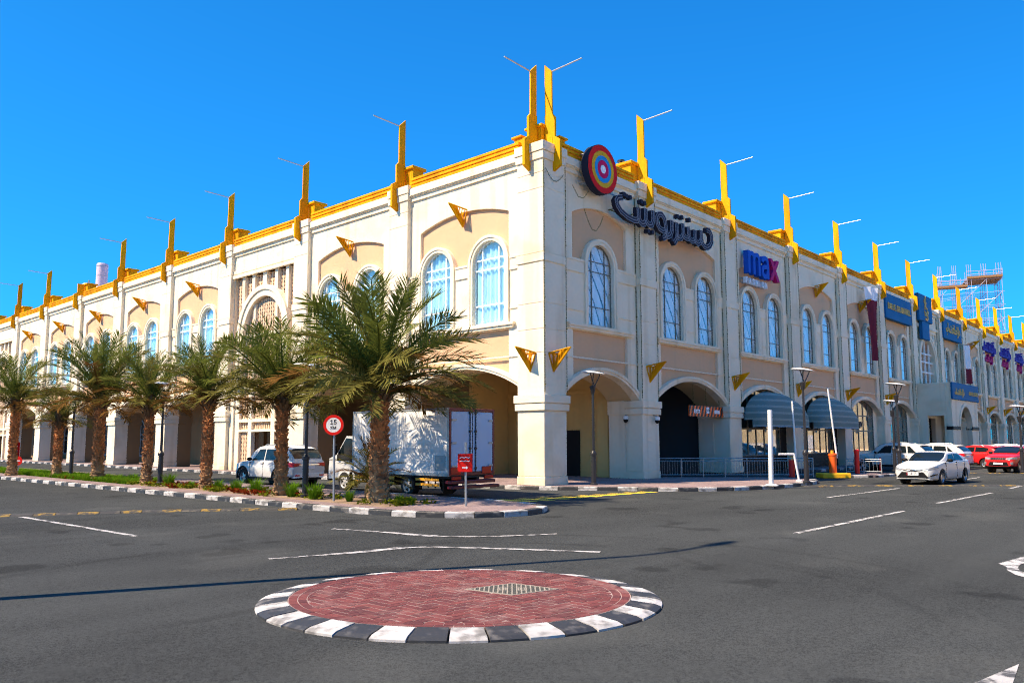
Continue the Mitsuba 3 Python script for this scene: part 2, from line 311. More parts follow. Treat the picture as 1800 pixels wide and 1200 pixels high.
hatch = Polygon([(2.45, -5.6), (3.3, -2.6), (3.85, 1.5), (4.6, 1.7), (4.4, -1.0), (4.1, -4.0), (3.9, -6.6)])
for k in range(11):
    y = -6.6 + k * 0.8; b = Polygon([(2, y), (5, y + 0.5), (5, y + 0.95), (2, y + 0.45)]).intersection(hatch)
    if b.area > 0.05: paint('yellow_hatching', b, 'road_yellow', 0.007)
# speed humps of yellow and black rubber pieces
def hump(line, label, n):
    k0 = key('speed_hump'); tag(k0, label, 'speed hump'); L = LineString(line); step = L.length / n
    for i in range(n):
        p, q = (np.array(L.interpolate(s).coords[0]) for s in (i * step + 0.008, (i + 1) * step - 0.008)); t = (q - p) / np.linalg.norm(q - p); w = np.array([-t[1], t[0]]) * 0.2
        pts = [(*(e + s * w), RZ + 0.002) for e in (p, q) for s in (-1, 1)] + [(*(e + s * w * 0.4), RZ + 0.05) for e in (p, q) for s in (-1, 1)]
        part('segment', k0, hull(pts), 'hump_yellow' if i % 2 else 'hump_black')
hump([(-3.9, -19.4), (-1.6, -15.0), (0.7, -12.15)], 'black and yellow speed hump crossing the road left of the roundabout', 16)
hump([(7.3, 8.6), (9.6, 11.2), (14.5, 15.6), (16, 16.9)], 'worn yellow speed hump in front of the white saloon car', 18)
hump([(6.6, 25.5), (9.3, 28.1), (14, 31.8)], 'worn yellow speed hump behind the white saloon car by the red car', 14)

# ---------------------------------------------------------------- the little roundabout
ISL = np.array([13.88, -18.12]); R0, R1 = 2.45, 2.08
OVAL = np.eye(4)
_e = np.array([0.7376, 0.6752]); _a = np.array([-0.6752, 0.7376]); _A = 1.035 * np.outer(_e, _e) + 0.885 * np.outer(_a, _a); OVAL[:2, :2] = _A; OVAL[:2, 3] = ISL - _A @ ISL   # the island is slightly oval
isl = key('traffic_island'); tag(isl, 'round red brick traffic island ringed by black and white kerb stones', 'traffic island')
N = 38
for i in range(N):
    a0, a1_ = (i + 0.03) / N * 2 * math.pi, (i + 0.97) / N * 2 * math.pi; pts = []
    for a in (a0, (a0 + a1_) / 2, a1_):
        for r, z in ((R0, -0.02), (R0, 0.022), (R0 - 0.07, 0.048), (R1 + 0.01, 0.082), (R1 + 0.01, -0.02)):
            pts.append((ISL[0] + r * math.cos(a), ISL[1] + r * math.sin(a), RZ + z + 0.002 * (i % 3)))
    part('kerb_stone', isl, moved(hull(pts), OVAL), 'kerb_white' if i % 2 else 'kerb_black')
part('mortar_bed', isl, moved(extr(Point(0, 0).buffer(R1, 48), 0, 0.0795), OVAL @ tr(*ISL, RZ)), 'grout')
right = np.array([0.7376, 0.6752]); away = np.array([-0.6716, 0.7332])
dia_c = ISL + right * 0.63 + away * 0.32
dia = Polygon([dia_c + right * 0.58, dia_c + away * 0.46, dia_c - right * 0.58, dia_c - away * 0.46])
inner = Point(*ISL).buffer(R1 - 0.23, 64).difference(dia.buffer(0.03, join_style=2))
BL, BW = 0.27, 0.135
bricks = []
for i in range(-60, 61):
    for j in range(-16, 17):
        x0, y0 = i * BW + j * 2 * BL, i * BW   # horizontal brick, stepping up the diagonal
        bricks.append(sbox(x0, y0, x0 + BL, y0 + BW)); bricks.append(sbox(x0 + BL, y0 - BW, x0 + BL + BW, y0 + BW))
ang = math.degrees(math.atan2(right[1], right[0])) + 45
placed = []
for q in bricks:
    c = q.centroid
    if abs(c.x) > 3 or abs(c.y) > 3: continue
    q = affinity.translate(affinity.rotate(q.buffer(-0.009, join_style=2), ang, origin=(0, 0)), *ISL).intersection(inner)
    placed += [g for g in polys(q) if g.area > 0.0015]
for ra, rb, n in ((R1 - 0.11, R1 - 0.012, 62), (R1 - 0.22, R1 - 0.122, 58)):       # two soldier rings of long pavers
    for i in range(n):
        t = np.linspace((i + 0.02) / n, (i + 0.98) / n, 4) * 2 * math.pi
        placed.append(Polygon([ISL + ra * np.array([math.cos(x), math.sin(x)]) for x in t] + [ISL + rb * np.array([math.cos(x), math.sin(x)]) for x in t[::-1]]))
placed.sort(key=lambda g: (g.centroid.x - CAM[0]) ** 2 + (g.centroid.y - CAM[1]) ** 2)
restp = [[], [], []]
for i, g in enumerate(placed):
    h = 0.0815 + 0.003 * ((i * 37) % 4) / 3; m = extr(g, 0.05, h); m.apply_translation([0, 0, RZ]); m.apply_transform(OVAL); c = (i * 29 + i // 7) % 3
    if i < 290: part('brick', isl, m, 'brick_%d' % c)
    else: restp[c].append(m)
for c in range(3): labels[part('brick_field', isl, cat(restp[c]), 'brick_%d' % c)] = {'kind': 'stuff'}
dk = part('patterned_plate', isl, moved(extr(dia, 0.06, 0.084), OVAL @ tr(0, 0, RZ)), 'grate')
bars = []
for t in np.linspace(-0.53, 0.53, 19):
    hl = 0.46 * (1 - abs(t) / 0.58) - 0.01
    if hl > 0.02: bars.append(strip(dia_c + right * t - away * hl, dia_c + right * t + away * hl, 0.016))
for t in (-0.13, 0.13):
    c = dia_c + right * t
    for s in (0.10, 0.055): bars.append(affinity.rotate(sbox(c[0] - s / 2, c[1] - s, c[0] + s / 2, c[1] + s).exterior.buffer(0.007), math.degrees(math.atan2(right[1], right[0])), origin=(c[0], c[1])))
part('inlay', dk, moved(extr(unary_union(bars).union(dia.exterior.buffer(0.012)), 0.079, 0.0865), OVAL @ tr(0, 0, RZ)), 'inlay')

# ---------------------------------------------------------------- the mall building
mall = key('shopping_mall'); tag(mall, 'two-storey cream shopping mall with arches, yellow roof rails and tall fins', 'building')
PW, BAY = 1.48, 9.0
def arch_shape(w, spring, top, n=24):          # segmental opening on [0, w] from below the ground
    rise = top - spring; R = (w * w / 4 + rise * rise) / (2 * rise); a = math.asin(w / 2 / R)
    pts = [(w / 2 + R * math.sin(t), top - R + R * math.cos(t)) for t in np.linspace(a, -a, n)]
    return Polygon([(0, -0.5), (w, -0.5)] + pts)
def round_top(c, hw, z0, spring, n=20):
    return Polygon([(c - hw, z0), (c + hw, z0)] + [(c + hw * math.cos(t), spring + hw * math.sin(t)) for t in np.linspace(0, math.pi, n)])
ZTOP, HW = 14.4, 1.02
def bay_meshes(W, centres, spring, top, ph):
    o = arch_shape(W, spring, top).intersection(sbox(-0.01, -1, W + 0.01, 6)); c = W / 2
    wins = [round_top(x, HW, 7.15, 10.0) for x in centres]
    seg = [(c + ph * math.cos(t), 0) for t in (0,)]
    rise = 0.52; R = (ph * ph + rise * rise) / (2 * rise); a = math.asin(ph / R)
    upper = Polygon([(c - ph, 9.95), (c + ph, 9.95)] + [(c + R * math.sin(t), 12.72 - R + R * math.cos(t)) for t in np.linspace(a, -a, 18)])
    lowp = sbox(c - ph, 3.2, c + ph, 6.82)
    ring_o = arch_shape(W, spring, top).buffer(0.27, join_style=1).intersection(sbox(0, spring - 0.02, W, 8))
    lowp = lowp.difference(ring_o.union(o))
    wall = sbox(0, 0, W, ZTOP)
    hole = unary_union(wins + [o])
    out = {}
    out['wall'] = (facade(wall.difference(hole).difference(upper).difference(lowp), -0.62, -0.25), 'cream')
    out['upper_panel'] = (facade(upper.difference(hole).buffer(0.01, join_style=2), -0.60, -0.40), 'peach')
    out['lower_panel'] = (facade(lowp.buffer(0.01, join_style=2), -0.60, -0.40), 'peach')
    out['arch_moulding'] = (cat([facade(ring_o.difference(o).buffer(-0.004), -0.30, -0.14), facade(ring_o.difference(arch_shape(W, spring, top).buffer(0.12)).buffer(-0.004), -0.14, -0.09)]), 'cream')
    sof = sbox(0, spring - 0.5, W, 5.55).difference(o)
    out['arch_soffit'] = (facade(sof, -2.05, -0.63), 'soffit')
    # string courses, impost band, sill, cornice: butted between the piers
    b = [bx(0.0, W, -0.26, -0.20, 5.54, 5.60)]
    edges = [0.0] + [x for cc in sorted(centres) for x in (cc - HW - 0.32, cc + HW + 0.32)] + [W]
    for i in range(0, len(edges), 2):
        e0, e1 = edges[i], edges[i + 1]
        if e1 - e0 > 0.1:
            b += [bx(e0, e1, -0.42, -0.17, 9.98, 10.08), bx(e0, e1, -0.42, -0.19, 9.46, 9.53), bx(e0, e1, -0.42, -0.205, 9.53, 9.98), bx(e0, e1, -0.26, -0.20, 7.70, 7.76)]
    b += [bx(0.34, W - 0.34, -0.42, -0.06, 6.98, 7.10), bx(0.42, W - 0.42, -0.42, -0.13, 6.86, 6.98)]
    out['string_course'] = (cat(b), 'cream')
    out['cornice'] = (cat([bx(0, W, -0.62, -0.16, 13.98, 14.20), bx(0, W, -0.62, -0.09, 14.20, 14.26), bx(0, W, -0.9, -0.02, 14.26, 14.60), bx(0, W, -0.9, -0.08, 14.60, 14.66)]), 'cream')
    for k in range(3):
        out['roof_rail_%d' % k] = (cbx(0.02, W - 0.02, -0.34, -0.12, 14.69 + 0.19 * k, 14.82 + 0.19 * k, 0.012), 'yellow')
    out['rail_post'] = (cat([bx(x - 0.06, x + 0.06, -0.42, -0.345, 14.66, 15.2) for x in np.arange(0.3, W, 1.7)]), 'yellow')
    return out
win_parts = {}
def win_setup():
    w = round_top(0, HW, 7.15, 10.0); o1, o2 = w.buffer(0.27, join_style=1).intersection(sbox(-2, 7.11, 2, 13)), w.buffer(0.14, join_style=1).intersection(sbox(-2, 7.11, 2, 13))
    fr = cat([facade(o1.difference(w.buffer(0.005)), -0.47, -0.19), facade(o1.difference(o2), -0.19, -0.15)])
    bars = [sbox(x - 0.03, 7.15, x + 0.03, 11.1) for x in (-0.52, 0.52)] + [sbox(-1.1, z - 0.03, 1.1, z + 0.03) for z in (7.19, 8.05, 9.72, 10.2)]
    g = unary_union([b.intersection(w) for b in bars] + [w.exterior.buffer(0.04).intersection(w)])
    mul = facade(g, -0.44, -0.37)
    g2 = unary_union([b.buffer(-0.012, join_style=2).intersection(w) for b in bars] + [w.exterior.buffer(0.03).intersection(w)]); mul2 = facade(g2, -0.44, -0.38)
    gl = flat(w, 0); gl = trimesh.Trimesh(np.column_stack([gl.vertices[:, 0], np.full(len(gl.vertices), -0.41), gl.vertices[:, 1]]), gl.faces, process=False)
    def curtain(diag):
        xs, zs = np.linspace(-1.015, 1.015, 90), np.linspace(7.16, 11.0, 70); X, Z = np.meshgrid(xs, zs)
        if diag: ph = 9.5 * (X + 0.55 * (Z - 7)) + 0.9 * np.sin(Z * 1.3); D = -0.515 + 0.055 * np.sin(ph) + 0.01 * np.sin(2.3 * ph)
        else: ph = 22 * X + 0.6 * np.sin(Z * 0.9); D = -0.52 + 0.045 * np.sin(ph) + 0.03 * np.sin(0.37 * ph + 1)
        v = np.stack([X, D, Z], -1).reshape(-1, 3); n, m = len(xs), len(zs); i, j = np.meshgrid(np.arange(m - 1), np.arange(n - 1), indexing='ij'); a = (i * n + j).ravel()
        q = np.vstack([np.stack([a, a + 1, a + n + 1], 1), np.stack([a, a + n + 1, a + n], 1)]); cc = v[q].mean(1); q = q[(cc[:, 2] < 10.0) | (np.hypot(cc[:, 0], cc[:, 2] - 10.0) < 1.0)]
        if diag: q = q[np.sin(9.5 * (v[q].mean(1)[:, 0] + 0.55 * (v[q].mean(1)[:, 2] - 7)) + 0.9 * np.sin(v[q].mean(1)[:, 2] * 1.3)) > -0.93]      # swagged strips with dark gaps
        return trimesh.Trimesh(v, q, process=False)
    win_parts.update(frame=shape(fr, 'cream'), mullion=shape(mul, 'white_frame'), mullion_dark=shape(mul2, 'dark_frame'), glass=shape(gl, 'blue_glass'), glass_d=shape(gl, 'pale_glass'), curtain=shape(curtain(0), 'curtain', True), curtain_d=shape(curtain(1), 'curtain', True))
win_setup()
def put_bay(MP, s0, B, dark, flatbits=None):
    M = MP @ tr(s0)
    for n_, d in B['shapes'].items():
        put(n_.rstrip('0123456789').rstrip('_') if n_.startswith('roof_rail') else n_, mall, d, M)
    for c in B['centres']:
        Mw = M @ tr(c); w = put('window', mall, win_parts['frame'], Mw)
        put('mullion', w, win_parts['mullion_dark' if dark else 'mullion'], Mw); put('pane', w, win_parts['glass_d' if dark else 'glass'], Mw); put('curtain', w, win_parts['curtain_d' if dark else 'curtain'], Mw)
def make_bay(W, centres, spring, top, ph):
    return dict(W=W, centres=centres, shapes={k: shape(m, mt) for k, (m, mt) in bay_meshes(W, centres, spring, top, ph).items()})
W = BAY - PW
BL_ = make_bay(W, [W / 2 - 1.77, W / 2 + 1.77], 4.15, 5.15, 3.02)
BR_ = make_bay(W, [W / 2 - 1.77, W / 2 + 1.77], 3.80, 5.0, 3.02)
B0_ = make_bay(5.92, [2.96], 3.80, 4.95, 2.14)
LS = [1.50 + BAY * k for k in range(9)]                # where each left bay begins
RS = [1.50] + [8.88 + BAY * k for k in range(11)]
# piers
JOINTS = [(0.0, 0.345, 0.03), (0.375, 3.12, 0.0), (3.80, 5.57, 0.0), (5.60, 6.58, 0.0), (6.61, 7.71, 0.0), (7.74, 9.50, 0.0), (9.93, 12.74, 0.0), (12.77, 13.44, 0.0), (13.47, 14.05, 0.0)]
def pier_blocks(f):        # f(grow, z0, z1) -> box
    return cat([f(-0.022, 0.0, 14.3)] + [f(g, a, b) for a, b, g in JOINTS] + [f(0.045, 9.53, 9.90)])
def pier_caps(f): return cat([f(0.09, 3.13, 3.42), f(0.13, 3.45, 3.79), f(0.05, 3.42, 3.45)])
def pier_top(f): return cat([f(0.06, 14.05, 14.38), f(0.10, 14.41, 14.82), f(0.04, 14.38, 14.41)])
fp = lambda g, a, b: cbx(-g, PW + g, -1.0, g, a, b, 0.012)
fc = lambda g, a, b: cbx(-1.5 + (0 if g < 0 else 0), g, -g, 1.5, a, b, 0.012)
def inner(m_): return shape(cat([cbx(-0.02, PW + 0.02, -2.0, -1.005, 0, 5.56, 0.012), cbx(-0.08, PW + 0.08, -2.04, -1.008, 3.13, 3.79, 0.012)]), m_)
inner_d = {True: inner('shade_brown_wall'), False: inner('cream')}  # left inner piers carry painted shade, right ones stay plain cream
pier_d = {n: shape(fn(fp), 'cream') for n, fn in (('pier', pier_blocks), ('capital', pier_caps), ('pier_cap', pier_top))}
def fcorner(g, a, b): return cbx(-1.5 - g, g, -g, 1.5 + g, a, b, 0.012)
# yellow fins: a stepped blade square to the wall (profile in depth and height)
def fin_mesh():
    low = Polygon([(-0.02, 13.62), (0.40, 13.82), (0.40, 15.0), (0.10, 15.2), (-0.02, 15.2)])
    mid = Polygon([(0.10, 15.2), (0.10, 16.1), (-0.05, 16.27), (-0.46, 16.27), (-0.46, 14.9), (-0.05, 14.9), (-0.05, 15.2)])
    top = Polygon([(-0.06, 16.2), (-0.08, 18.27), (-0.47, 18.66), (-0.45, 16.2)])
    ms = []
    for q, t in ((low, 0.07), (mid, 0.055), (top, 0.04)):
        m = extr(q, -t, t); ms.append(trimesh.Trimesh(m.vertices[:, [2, 0, 1]], m.faces, process=False))
    return cat(ms)
fin_d = shape(fin_mesh(), 'yellow'); rod_d = shape(cyl((0, -0.1, 18.24), (0, 1.62, 18.30), 0.03, n=8), 'rod')
box_d = shape(cat([cbx(-0.5, 0.5, -1.24, -0.52, 14.7, 15.92, 0.02), cbx(-0.62, 0.62, -1.36, -0.40, 15.92, 16.06, 0.015)] + [bx(x - 0.03, x + 0.03, -0.53, -0.505, 14.8, 15.85) for x in (-0.38, -0.19, 0, 0.19, 0.38)]), 'yellow')
def put_fin(MP, s, needle=True, box=True):
    M = MP @ tr(s)
    f = put('fin', mall, fin_d if needle else fin_low, M)
    if needle: put('rod', f, rod_d, M)
    if box: put('roof_box', mall, box_d, MP @ tr(s - (0.1 if MP is MPL else 0.08)))
lowcut = trimesh.intersections.slice_mesh_plane(fin_mesh(), [0, 0, -1], [0, 0, 16.0]); fin_low = shape(lowcut, 'yellow')
for MP, starts, Ws in ((MPL, LS, [W] * 9), (MPR, RS, [5.92] + [W] * 11)):
    for i, s0 in enumerate(starts):
        sp = s0 + Ws[i]
        for n_ in ('pier', 'capital', 'pier_cap'): put(n_, mall, pier_d[n_], MP @ tr(sp))
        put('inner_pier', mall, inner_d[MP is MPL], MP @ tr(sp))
        put_fin(MP, sp + PW / 2 + (0.1 if MP is MPL else 0.0), needle=not (MP is MPL and i == 5))
for n_, fn in (('pier', pier_blocks), ('capital', pier_caps), ('pier_cap', pier_top)): part(n_, mall, fn(fcorner), 'cream')
put_fin(MPL, 0.76, box=False); put_fin(MPR, 0.76, box=False)
part('roof_box', mall, cat([cbx(-1.3, -0.5, 0.5, 1.3, 14.8, 15.75, 0.02), cbx(-1.95, -1.42, 0.3, 0.9, 14.8, 15.45, 0.02), cbx(-0.9, -0.3, 1.42, 1.95, 14.8, 15.45, 0.02), cbx(-1.42, -0.4, 0.4, 1.42, 15.75, 15.86, 0.015), cbx(-2.05, -1.44, 0.2, 1.0, 15.45, 15.54, 0.015), cbx(-1.0, -0.2, 1.44, 2.05, 15.45, 15.54, 0.015)]), 'yellow')
# bays
for k, s0 in enumerate(LS):
    if k not in (2, 8): put_bay(MPL, s0, BL_, False)
put_bay(MPR, RS[0], B0_, True)
BRc = dict(BR_)
for k, s0 in enumerate(RS[1:], 1):
    if k != 6: put_bay(MPR, s0, BR_, True)
# lattice bays: pierced panels between ribs, with a big arch ring
def pierced(x0, x1, z0, z1, pitch=0.235):
    q = sbox(x0, z0, x1, z1); nx, nz = max(1, int((x1 - x0 - 0.06) / pitch)), max(1, int((z1 - z0 - 0.06) / pitch)); px, pz = (x1 - x0) / nx, (z1 - z0) / nz; holes = []
    for i in range(nx):
        for j in range(nz):
            cx, cz = x0 + (i + 0.5) * px, z0 + (j + 0.5) * pz; a, b = px * 0.20, pz * 0.40; s = 1 if (i + j) % 2 else -1
            holes.append(Polygon([(cx - a - s * 0.03, cz - b), (cx + a - s * 0.03, cz - b), (cx + a + s * 0.03, cz + b), (cx - a + s * 0.03, cz + b)]))
    return q.difference(unary_union(holes))
def lattice_bay(s0, MP, door=True):
    M = MP @ tr(s0); c = W / 2
    part('wall', mall, facade(sbox(0, 12.62, W, ZTOP), -0.62, -0.25), 'cream', M=M)
    part('cornice', mall, cat([bx(0, W, -0.62, -0.16, 13.98, 14.20), bx(0, W, -0.9, -0.02, 14.20, 14.60), bx(0, W, -0.9, -0.08, 14.60, 14.66), bx(0, W, -0.3, -0.12, 12.50, 12.72), bx(0, W, -0.3, -0.17, 12.80, 13.02)]), 'cream', M=M)
    for k in range(3): part('roof_rail', mall, cbx(0.02, W - 0.02, -0.34, -0.12, 14.69 + 0.19 * k, 14.82 + 0.19 * k, 0.012), 'yellow', M=M)
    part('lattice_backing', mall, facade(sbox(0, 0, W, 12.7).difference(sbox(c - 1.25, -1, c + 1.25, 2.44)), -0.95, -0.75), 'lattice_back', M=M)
    ro, ri = Point(c, 8.6).buffer(3.05, 32).union(sbox(c - 3.05, 5.2, c + 3.05, 8.6)), Point(c, 8.6).buffer(2.35, 32).union(sbox(c - 2.35, 5.2, c + 2.35, 8.6))
    cols = [(0.08, 0.98), (1.32, 2.22), (2.56, 3.52), (4.0, 4.96), (5.30, 6.20), (6.54, 7.44)]
    for a, b in cols:
        g = pierced(a, b, 5.3, 12.45).difference(ro)
        if g.area > 0.1: part('lattice_panel', mall, facade(g, -0.58, -0.50), 'lattice', M=M)
    ribs = [sbox(b, 5.2, cols[i + 1][0], 12.5) for i, (a, b) in enumerate(cols[:-1])] + [sbox(0, 0, 0.08, 12.5), sbox(7.44, 0, W, 12.5)]
    part('rib', mall, facade(unary_union(ribs).difference(ro), -0.6, -0.30), 'cream', M=M)
    part('arch_ring', mall, cat([facade(ro.difference(ri), -0.6, -0.22), facade(ro.difference(Point(c, 8.6).buffer(2.75, 32).union(sbox(c - 2.75, 5.1, c + 2.75, 8.6))), -0.22, -0.14)]), 'cream', M=M)
    for a, b in ((c - 2.3, c - 1.42), (c - 1.18, c + 1.18), (c + 1.42, c + 2.3)):
        part('lattice_panel', mall, facade(pierced(a, b, 5.3, 11.0).intersection(ri.buffer(-0.05)), -0.58, -0.52), 'lattice', M=M)
    part('rib', mall, facade(unary_union([sbox(c - 1.42, 5.2, c - 1.18, 10.6), sbox(c + 1.18, 5.2, c + 1.42, 10.6), sbox(c - 2.35, 8.5, c + 2.35, 8.66)]), -0.6, -0.40), 'cream', M=M)
    # lower screen
    low = [(0.75, 1.72), (4.0 - 1.5 + 0.05, 0), ]
    lc = [(1.05, 2.2), (2.62, 4.9), (5.32, 6.47)]
    for a, b in lc:
        for z0, z1 in ((3.25, 5.15), (2.58, 3.05)) + (() if (a, b) == lc[1] else ((0.1, 2.4),)):
            part('lattice_panel', mall, facade(pierced(a, b, z0, z1), -0.58, -0.50), 'lattice', M=M)
    frame = sbox(0.08, 0, 7.44, 5.3).difference(unary_union([sbox(a, z0, b, z1) for a, b in lc for z0, z1 in ((3.25, 5.15), (2.58, 3.05), (-1, 2.44))]))
    part('screen_frame', mall, cat([facade(frame, -0.6, -0.34), facade(unary_union([sbox(0.08, 0, 0.5, 5.3), sbox(7.02, 0, 7.44, 5.3)]), -0.34, -0.22)]), 'cream', M=M)
for k in (2, 8): lattice_bay(LS[k], MPL)
# inside: arcade walls, ceiling, roof
part('roof', mall, bx(-92, -0.7, 0.7, 40, 14.2, 14.45), 'roofing'); part('roof', mall, bx(-40, -0.7, 40, 108, 14.2, 14.45), 'roofing')
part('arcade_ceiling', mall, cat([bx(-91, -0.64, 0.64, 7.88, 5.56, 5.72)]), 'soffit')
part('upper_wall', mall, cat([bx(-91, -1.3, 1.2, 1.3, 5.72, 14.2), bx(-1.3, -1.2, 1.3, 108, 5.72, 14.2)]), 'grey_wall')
part('arcade_wall', mall, bx(-91, -9.6, 5.0, 5.25, 0, 5.56), 'shade_brown_wall'); part('arcade_wall', mall, cat([bx(-9.6, -9.35, 5.0, 8.0, 0, 5.56), bx(-9.35, -0.6, 7.9, 8.1, 0, 5.56)]), 'ochre_wall')
for x in (14, 19.2, 31.0, 39.8, 48.3, 56.8, 65.6, 74): part('arcade_pilaster', mall, cbx(-x - 0.5, -x + 0.5, 4.75, 4.995, 0, 5.5, 0.02), 'shade_brown_wall')
for a, b, c_ in ((-8.6, -7.8, 7.6), (-2.9, -2.2, 7.6), (-6.3, -5.8, 7.72)): part('arcade_pilaster', mall, cbx(a, b, c_, 7.895, 0, 5.5, 0.02), 'ochre_wall')
part('string_course', mall, cbx(-9.34, -2.95, 7.80, 7.89, 4.3, 4.5, 0.01), 'ochre_wall')
part('door', mall, cbx(-5.2, -4.2, 7.84, 7.895, 0, 2.4, 0.01), 'black_plastic')
shop = round_top(0, 1.45, 0.55, 2.42); 
gl = flat(shop, 0); shop_gl = shape(trimesh.Trimesh(np.column_stack([gl.vertices[:, 0], np.full(len(gl.vertices), 4.965), gl.vertices[:, 1]]), gl.faces, process=False), 'car_glass')
bars = unary_union([sbox(x - 0.03, 0.55, x + 0.03, 5) for x in (-0.5, 0.5)] + [sbox(-1.6, z - 0.03, 1.6, z + 0.03) for z in (2.0, 2.45)]).intersection(shop).union(shop.exterior.buffer(0.05))
shop_fr = shape(trimesh.Trimesh((m_ := extr(bars, 0, 0.05)).vertices[:, [0, 2, 1]] * [1, -1, 1] + [0, 4.955, 0], m_.faces, process=False), 'grey_metal')
for x in (35.6, 44.1, 52.5, 61.2, 70):
    w = put('shop_window', mall, shop_fr, tr(-x)); put('pane', w, shop_gl, tr(-x))
# parking ramp behind the second arch of the shaded side, shop fronts further on
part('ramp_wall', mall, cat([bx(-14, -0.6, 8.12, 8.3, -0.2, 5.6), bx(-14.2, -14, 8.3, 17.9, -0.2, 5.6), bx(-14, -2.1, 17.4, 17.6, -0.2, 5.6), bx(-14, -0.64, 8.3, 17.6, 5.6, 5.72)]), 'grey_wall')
for k, s0 in enumerate(RS):
    if k in (0, 1, 6): continue
    o = arch_shape(W, 3.8, 5.0).intersection(sbox(0, 0.0, W, 6)); M = MPR @ tr(s0)
    low = 0.95 if k > 3 else 0.9
    part('shopfront_base', mall, facade(sbox(0, 0, W, low).union(sbox(0, 0, 0.9, 5.2)).union(sbox(W - 0.9, 0, W, 5.2)).intersection(o), -0.75, -0.60), 'cream' if k > 3 else 'black_plastic', M=M)
    g = o.difference(sbox(0, 0, W, low)).difference(sbox(0, 0, 0.9, 5.2)).difference(sbox(W - 0.9, 0, W, 5.2))
    fb = unary_union([sbox(x - 0.04, 0, x + 0.04, 6) for x in np.linspace(0.95, W - 0.95, 6)] + [sbox(0, z - 0.04, W, z + 0.04) for z in (2.55, 3.75)]).intersection(g).union(g.exterior.buffer(0.05).intersection(g))
    w = part('shopfront', mall, facade(fb, -0.70, -0.62), 'dark_frame', M=M)
    gm = flat(g, 0); part('pane', w, trimesh.Trimesh(np.column_stack([gm.vertices[:, 0], np.full(len(gm.vertices), -0.66), gm.vertices[:, 1]]), gm.faces, process=False), 'mirror_glass', M=M)
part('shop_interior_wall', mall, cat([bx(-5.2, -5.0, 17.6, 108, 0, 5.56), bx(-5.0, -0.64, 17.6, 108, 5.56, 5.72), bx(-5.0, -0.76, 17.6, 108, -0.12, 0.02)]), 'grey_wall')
# big arched window over the entrance on the shaded side
def entrance_bay(s0):
    M = MPR @ tr(s0); c = W / 2; big = round_top(c, 2.5, 7.1, 9.0)
    part('wall', mall, facade(sbox(0, 0, W, ZTOP).difference(big).difference(sbox(c - 1.6, -1, c + 1.6, 3.9)).difference(unary_union([sbox(a, 9.2, a + 0.55, 12.2) for a in (0.35, 1.15, 1.95, W - 2.5, W - 1.7, W - 0.9)]).difference(big.buffer(0.75))), -0.62, -0.25), 'cream', M=M)
    part('recess_panel', mall, facade(sbox(0.2, 9.1, W - 0.2, 12.3).difference(big), -0.66, -0.50), 'lattice', M=M)
    part('cornice', mall, cat([bx(0, W, -0.62, -0.16, 13.98, 14.20), bx(0, W, -0.9, -0.02, 14.26, 14.60), bx(0, W, -0.3, -0.1, 12.5, 12.75)]), 'cream', M=M)
    r = big.buffer(0.6).intersection(sbox(0, 7.1, W, 13))
    w = part('window', mall, cat([facade(r.difference(big), -0.45, -0.12), facade(r.difference(big.buffer(0.3)), -0.12, -0.06)]), 'cream', M=M)
    bars = unary_union([sbox(c + x - 0.06, 7, c + x + 0.06, 12) for x in (-1.4, 0.0, 1.4)] + [sbox(0, z - 0.06, W, z + 0.06) for z in (8.3, 9.3, 10.1)]).intersection(big)
    part('mullion', w, facade(bars, -0.55, -0.4), 'white_frame', M=M)
    lou = cat([bx(c - 2.5, c + 2.5, -0.72, -0.60, z, z + 0.10) for z in np.arange(7.15, 11.5, 0.2)])
    part('louvre', w, lou, 'lattice', M=M)
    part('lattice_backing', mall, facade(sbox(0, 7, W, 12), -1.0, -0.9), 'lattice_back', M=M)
    part('entrance_door', mall, facade(sbox(c - 1.6, 0, c + 1.6, 3.9), -0.75, -0.7), 'black_plastic', M=M)
entrance_bay(RS[6])
# entrance portal with a canopy box, a side opening and an arch
PX = 2.75; y0, y1 = 52.9, 62.4
port = []
side = sbox(0.02, 0, PX, 6.75).difference(sbox(0.75, -1, 2.1, 4.0))
front = sbox(y0, 0, y1, 6.75).difference(arch_shape(4.4, 3.2, 5.1).intersection(sbox(0, -1, 9, 9))).difference(affinity.translate(arch_shape(4.4, 2.9, 4.9), y0 + 2.5, 0))
mf = extr(front, 0, 0.45); mf = trimesh.Trimesh(mf.vertices[:, [2, 0, 1]] + [PX - 0.45, 0, 0], mf.faces, process=False)
def side_wall(y): m = extr(side.intersection(sbox(0, 0, PX - 0.46, 8)), 0, 0.35); return trimesh.Trimesh(m.vertices[:, [0, 2, 1]] + [0, y, 0], m.faces[:, ::-1], process=False)
part('entrance_portal', mall, cat([mf, side_wall(y0), side_wall(y1 - 0.35), bx(0.02, PX, y0 - 0.04, y1 + 0.04, 6.75, 6.95), bx(0.02, PX + 0.05, y0 - 0.05, y1 + 0.05, 5.25, 5.35)]), 'cream')
part('column_band', mall, cat([bx(PX - 0.5, PX + 0.06, y0 - 0.06, y0 + 2.5, 2.75, 3.05), bx(PX - 0.5, PX + 0.06, y0 + 6.9, y1 + 0.06, 2.75, 3.05)]), 'black_plastic')
ringm = affinity.translate(arch_shape(4.4, 2.9, 4.9), y0 + 2.5, 0); rg = ringm.buffer(0.32).intersection(sbox(0, 3.06, 99, 9)).difference(ringm); mr = extr(rg, 0, 0.08); part('arch_moulding', mall, trimesh.Trimesh(mr.vertices[:, [2, 0, 1]] + [PX + 0.002, 0, 0], mr.faces, process=False), 'cream')
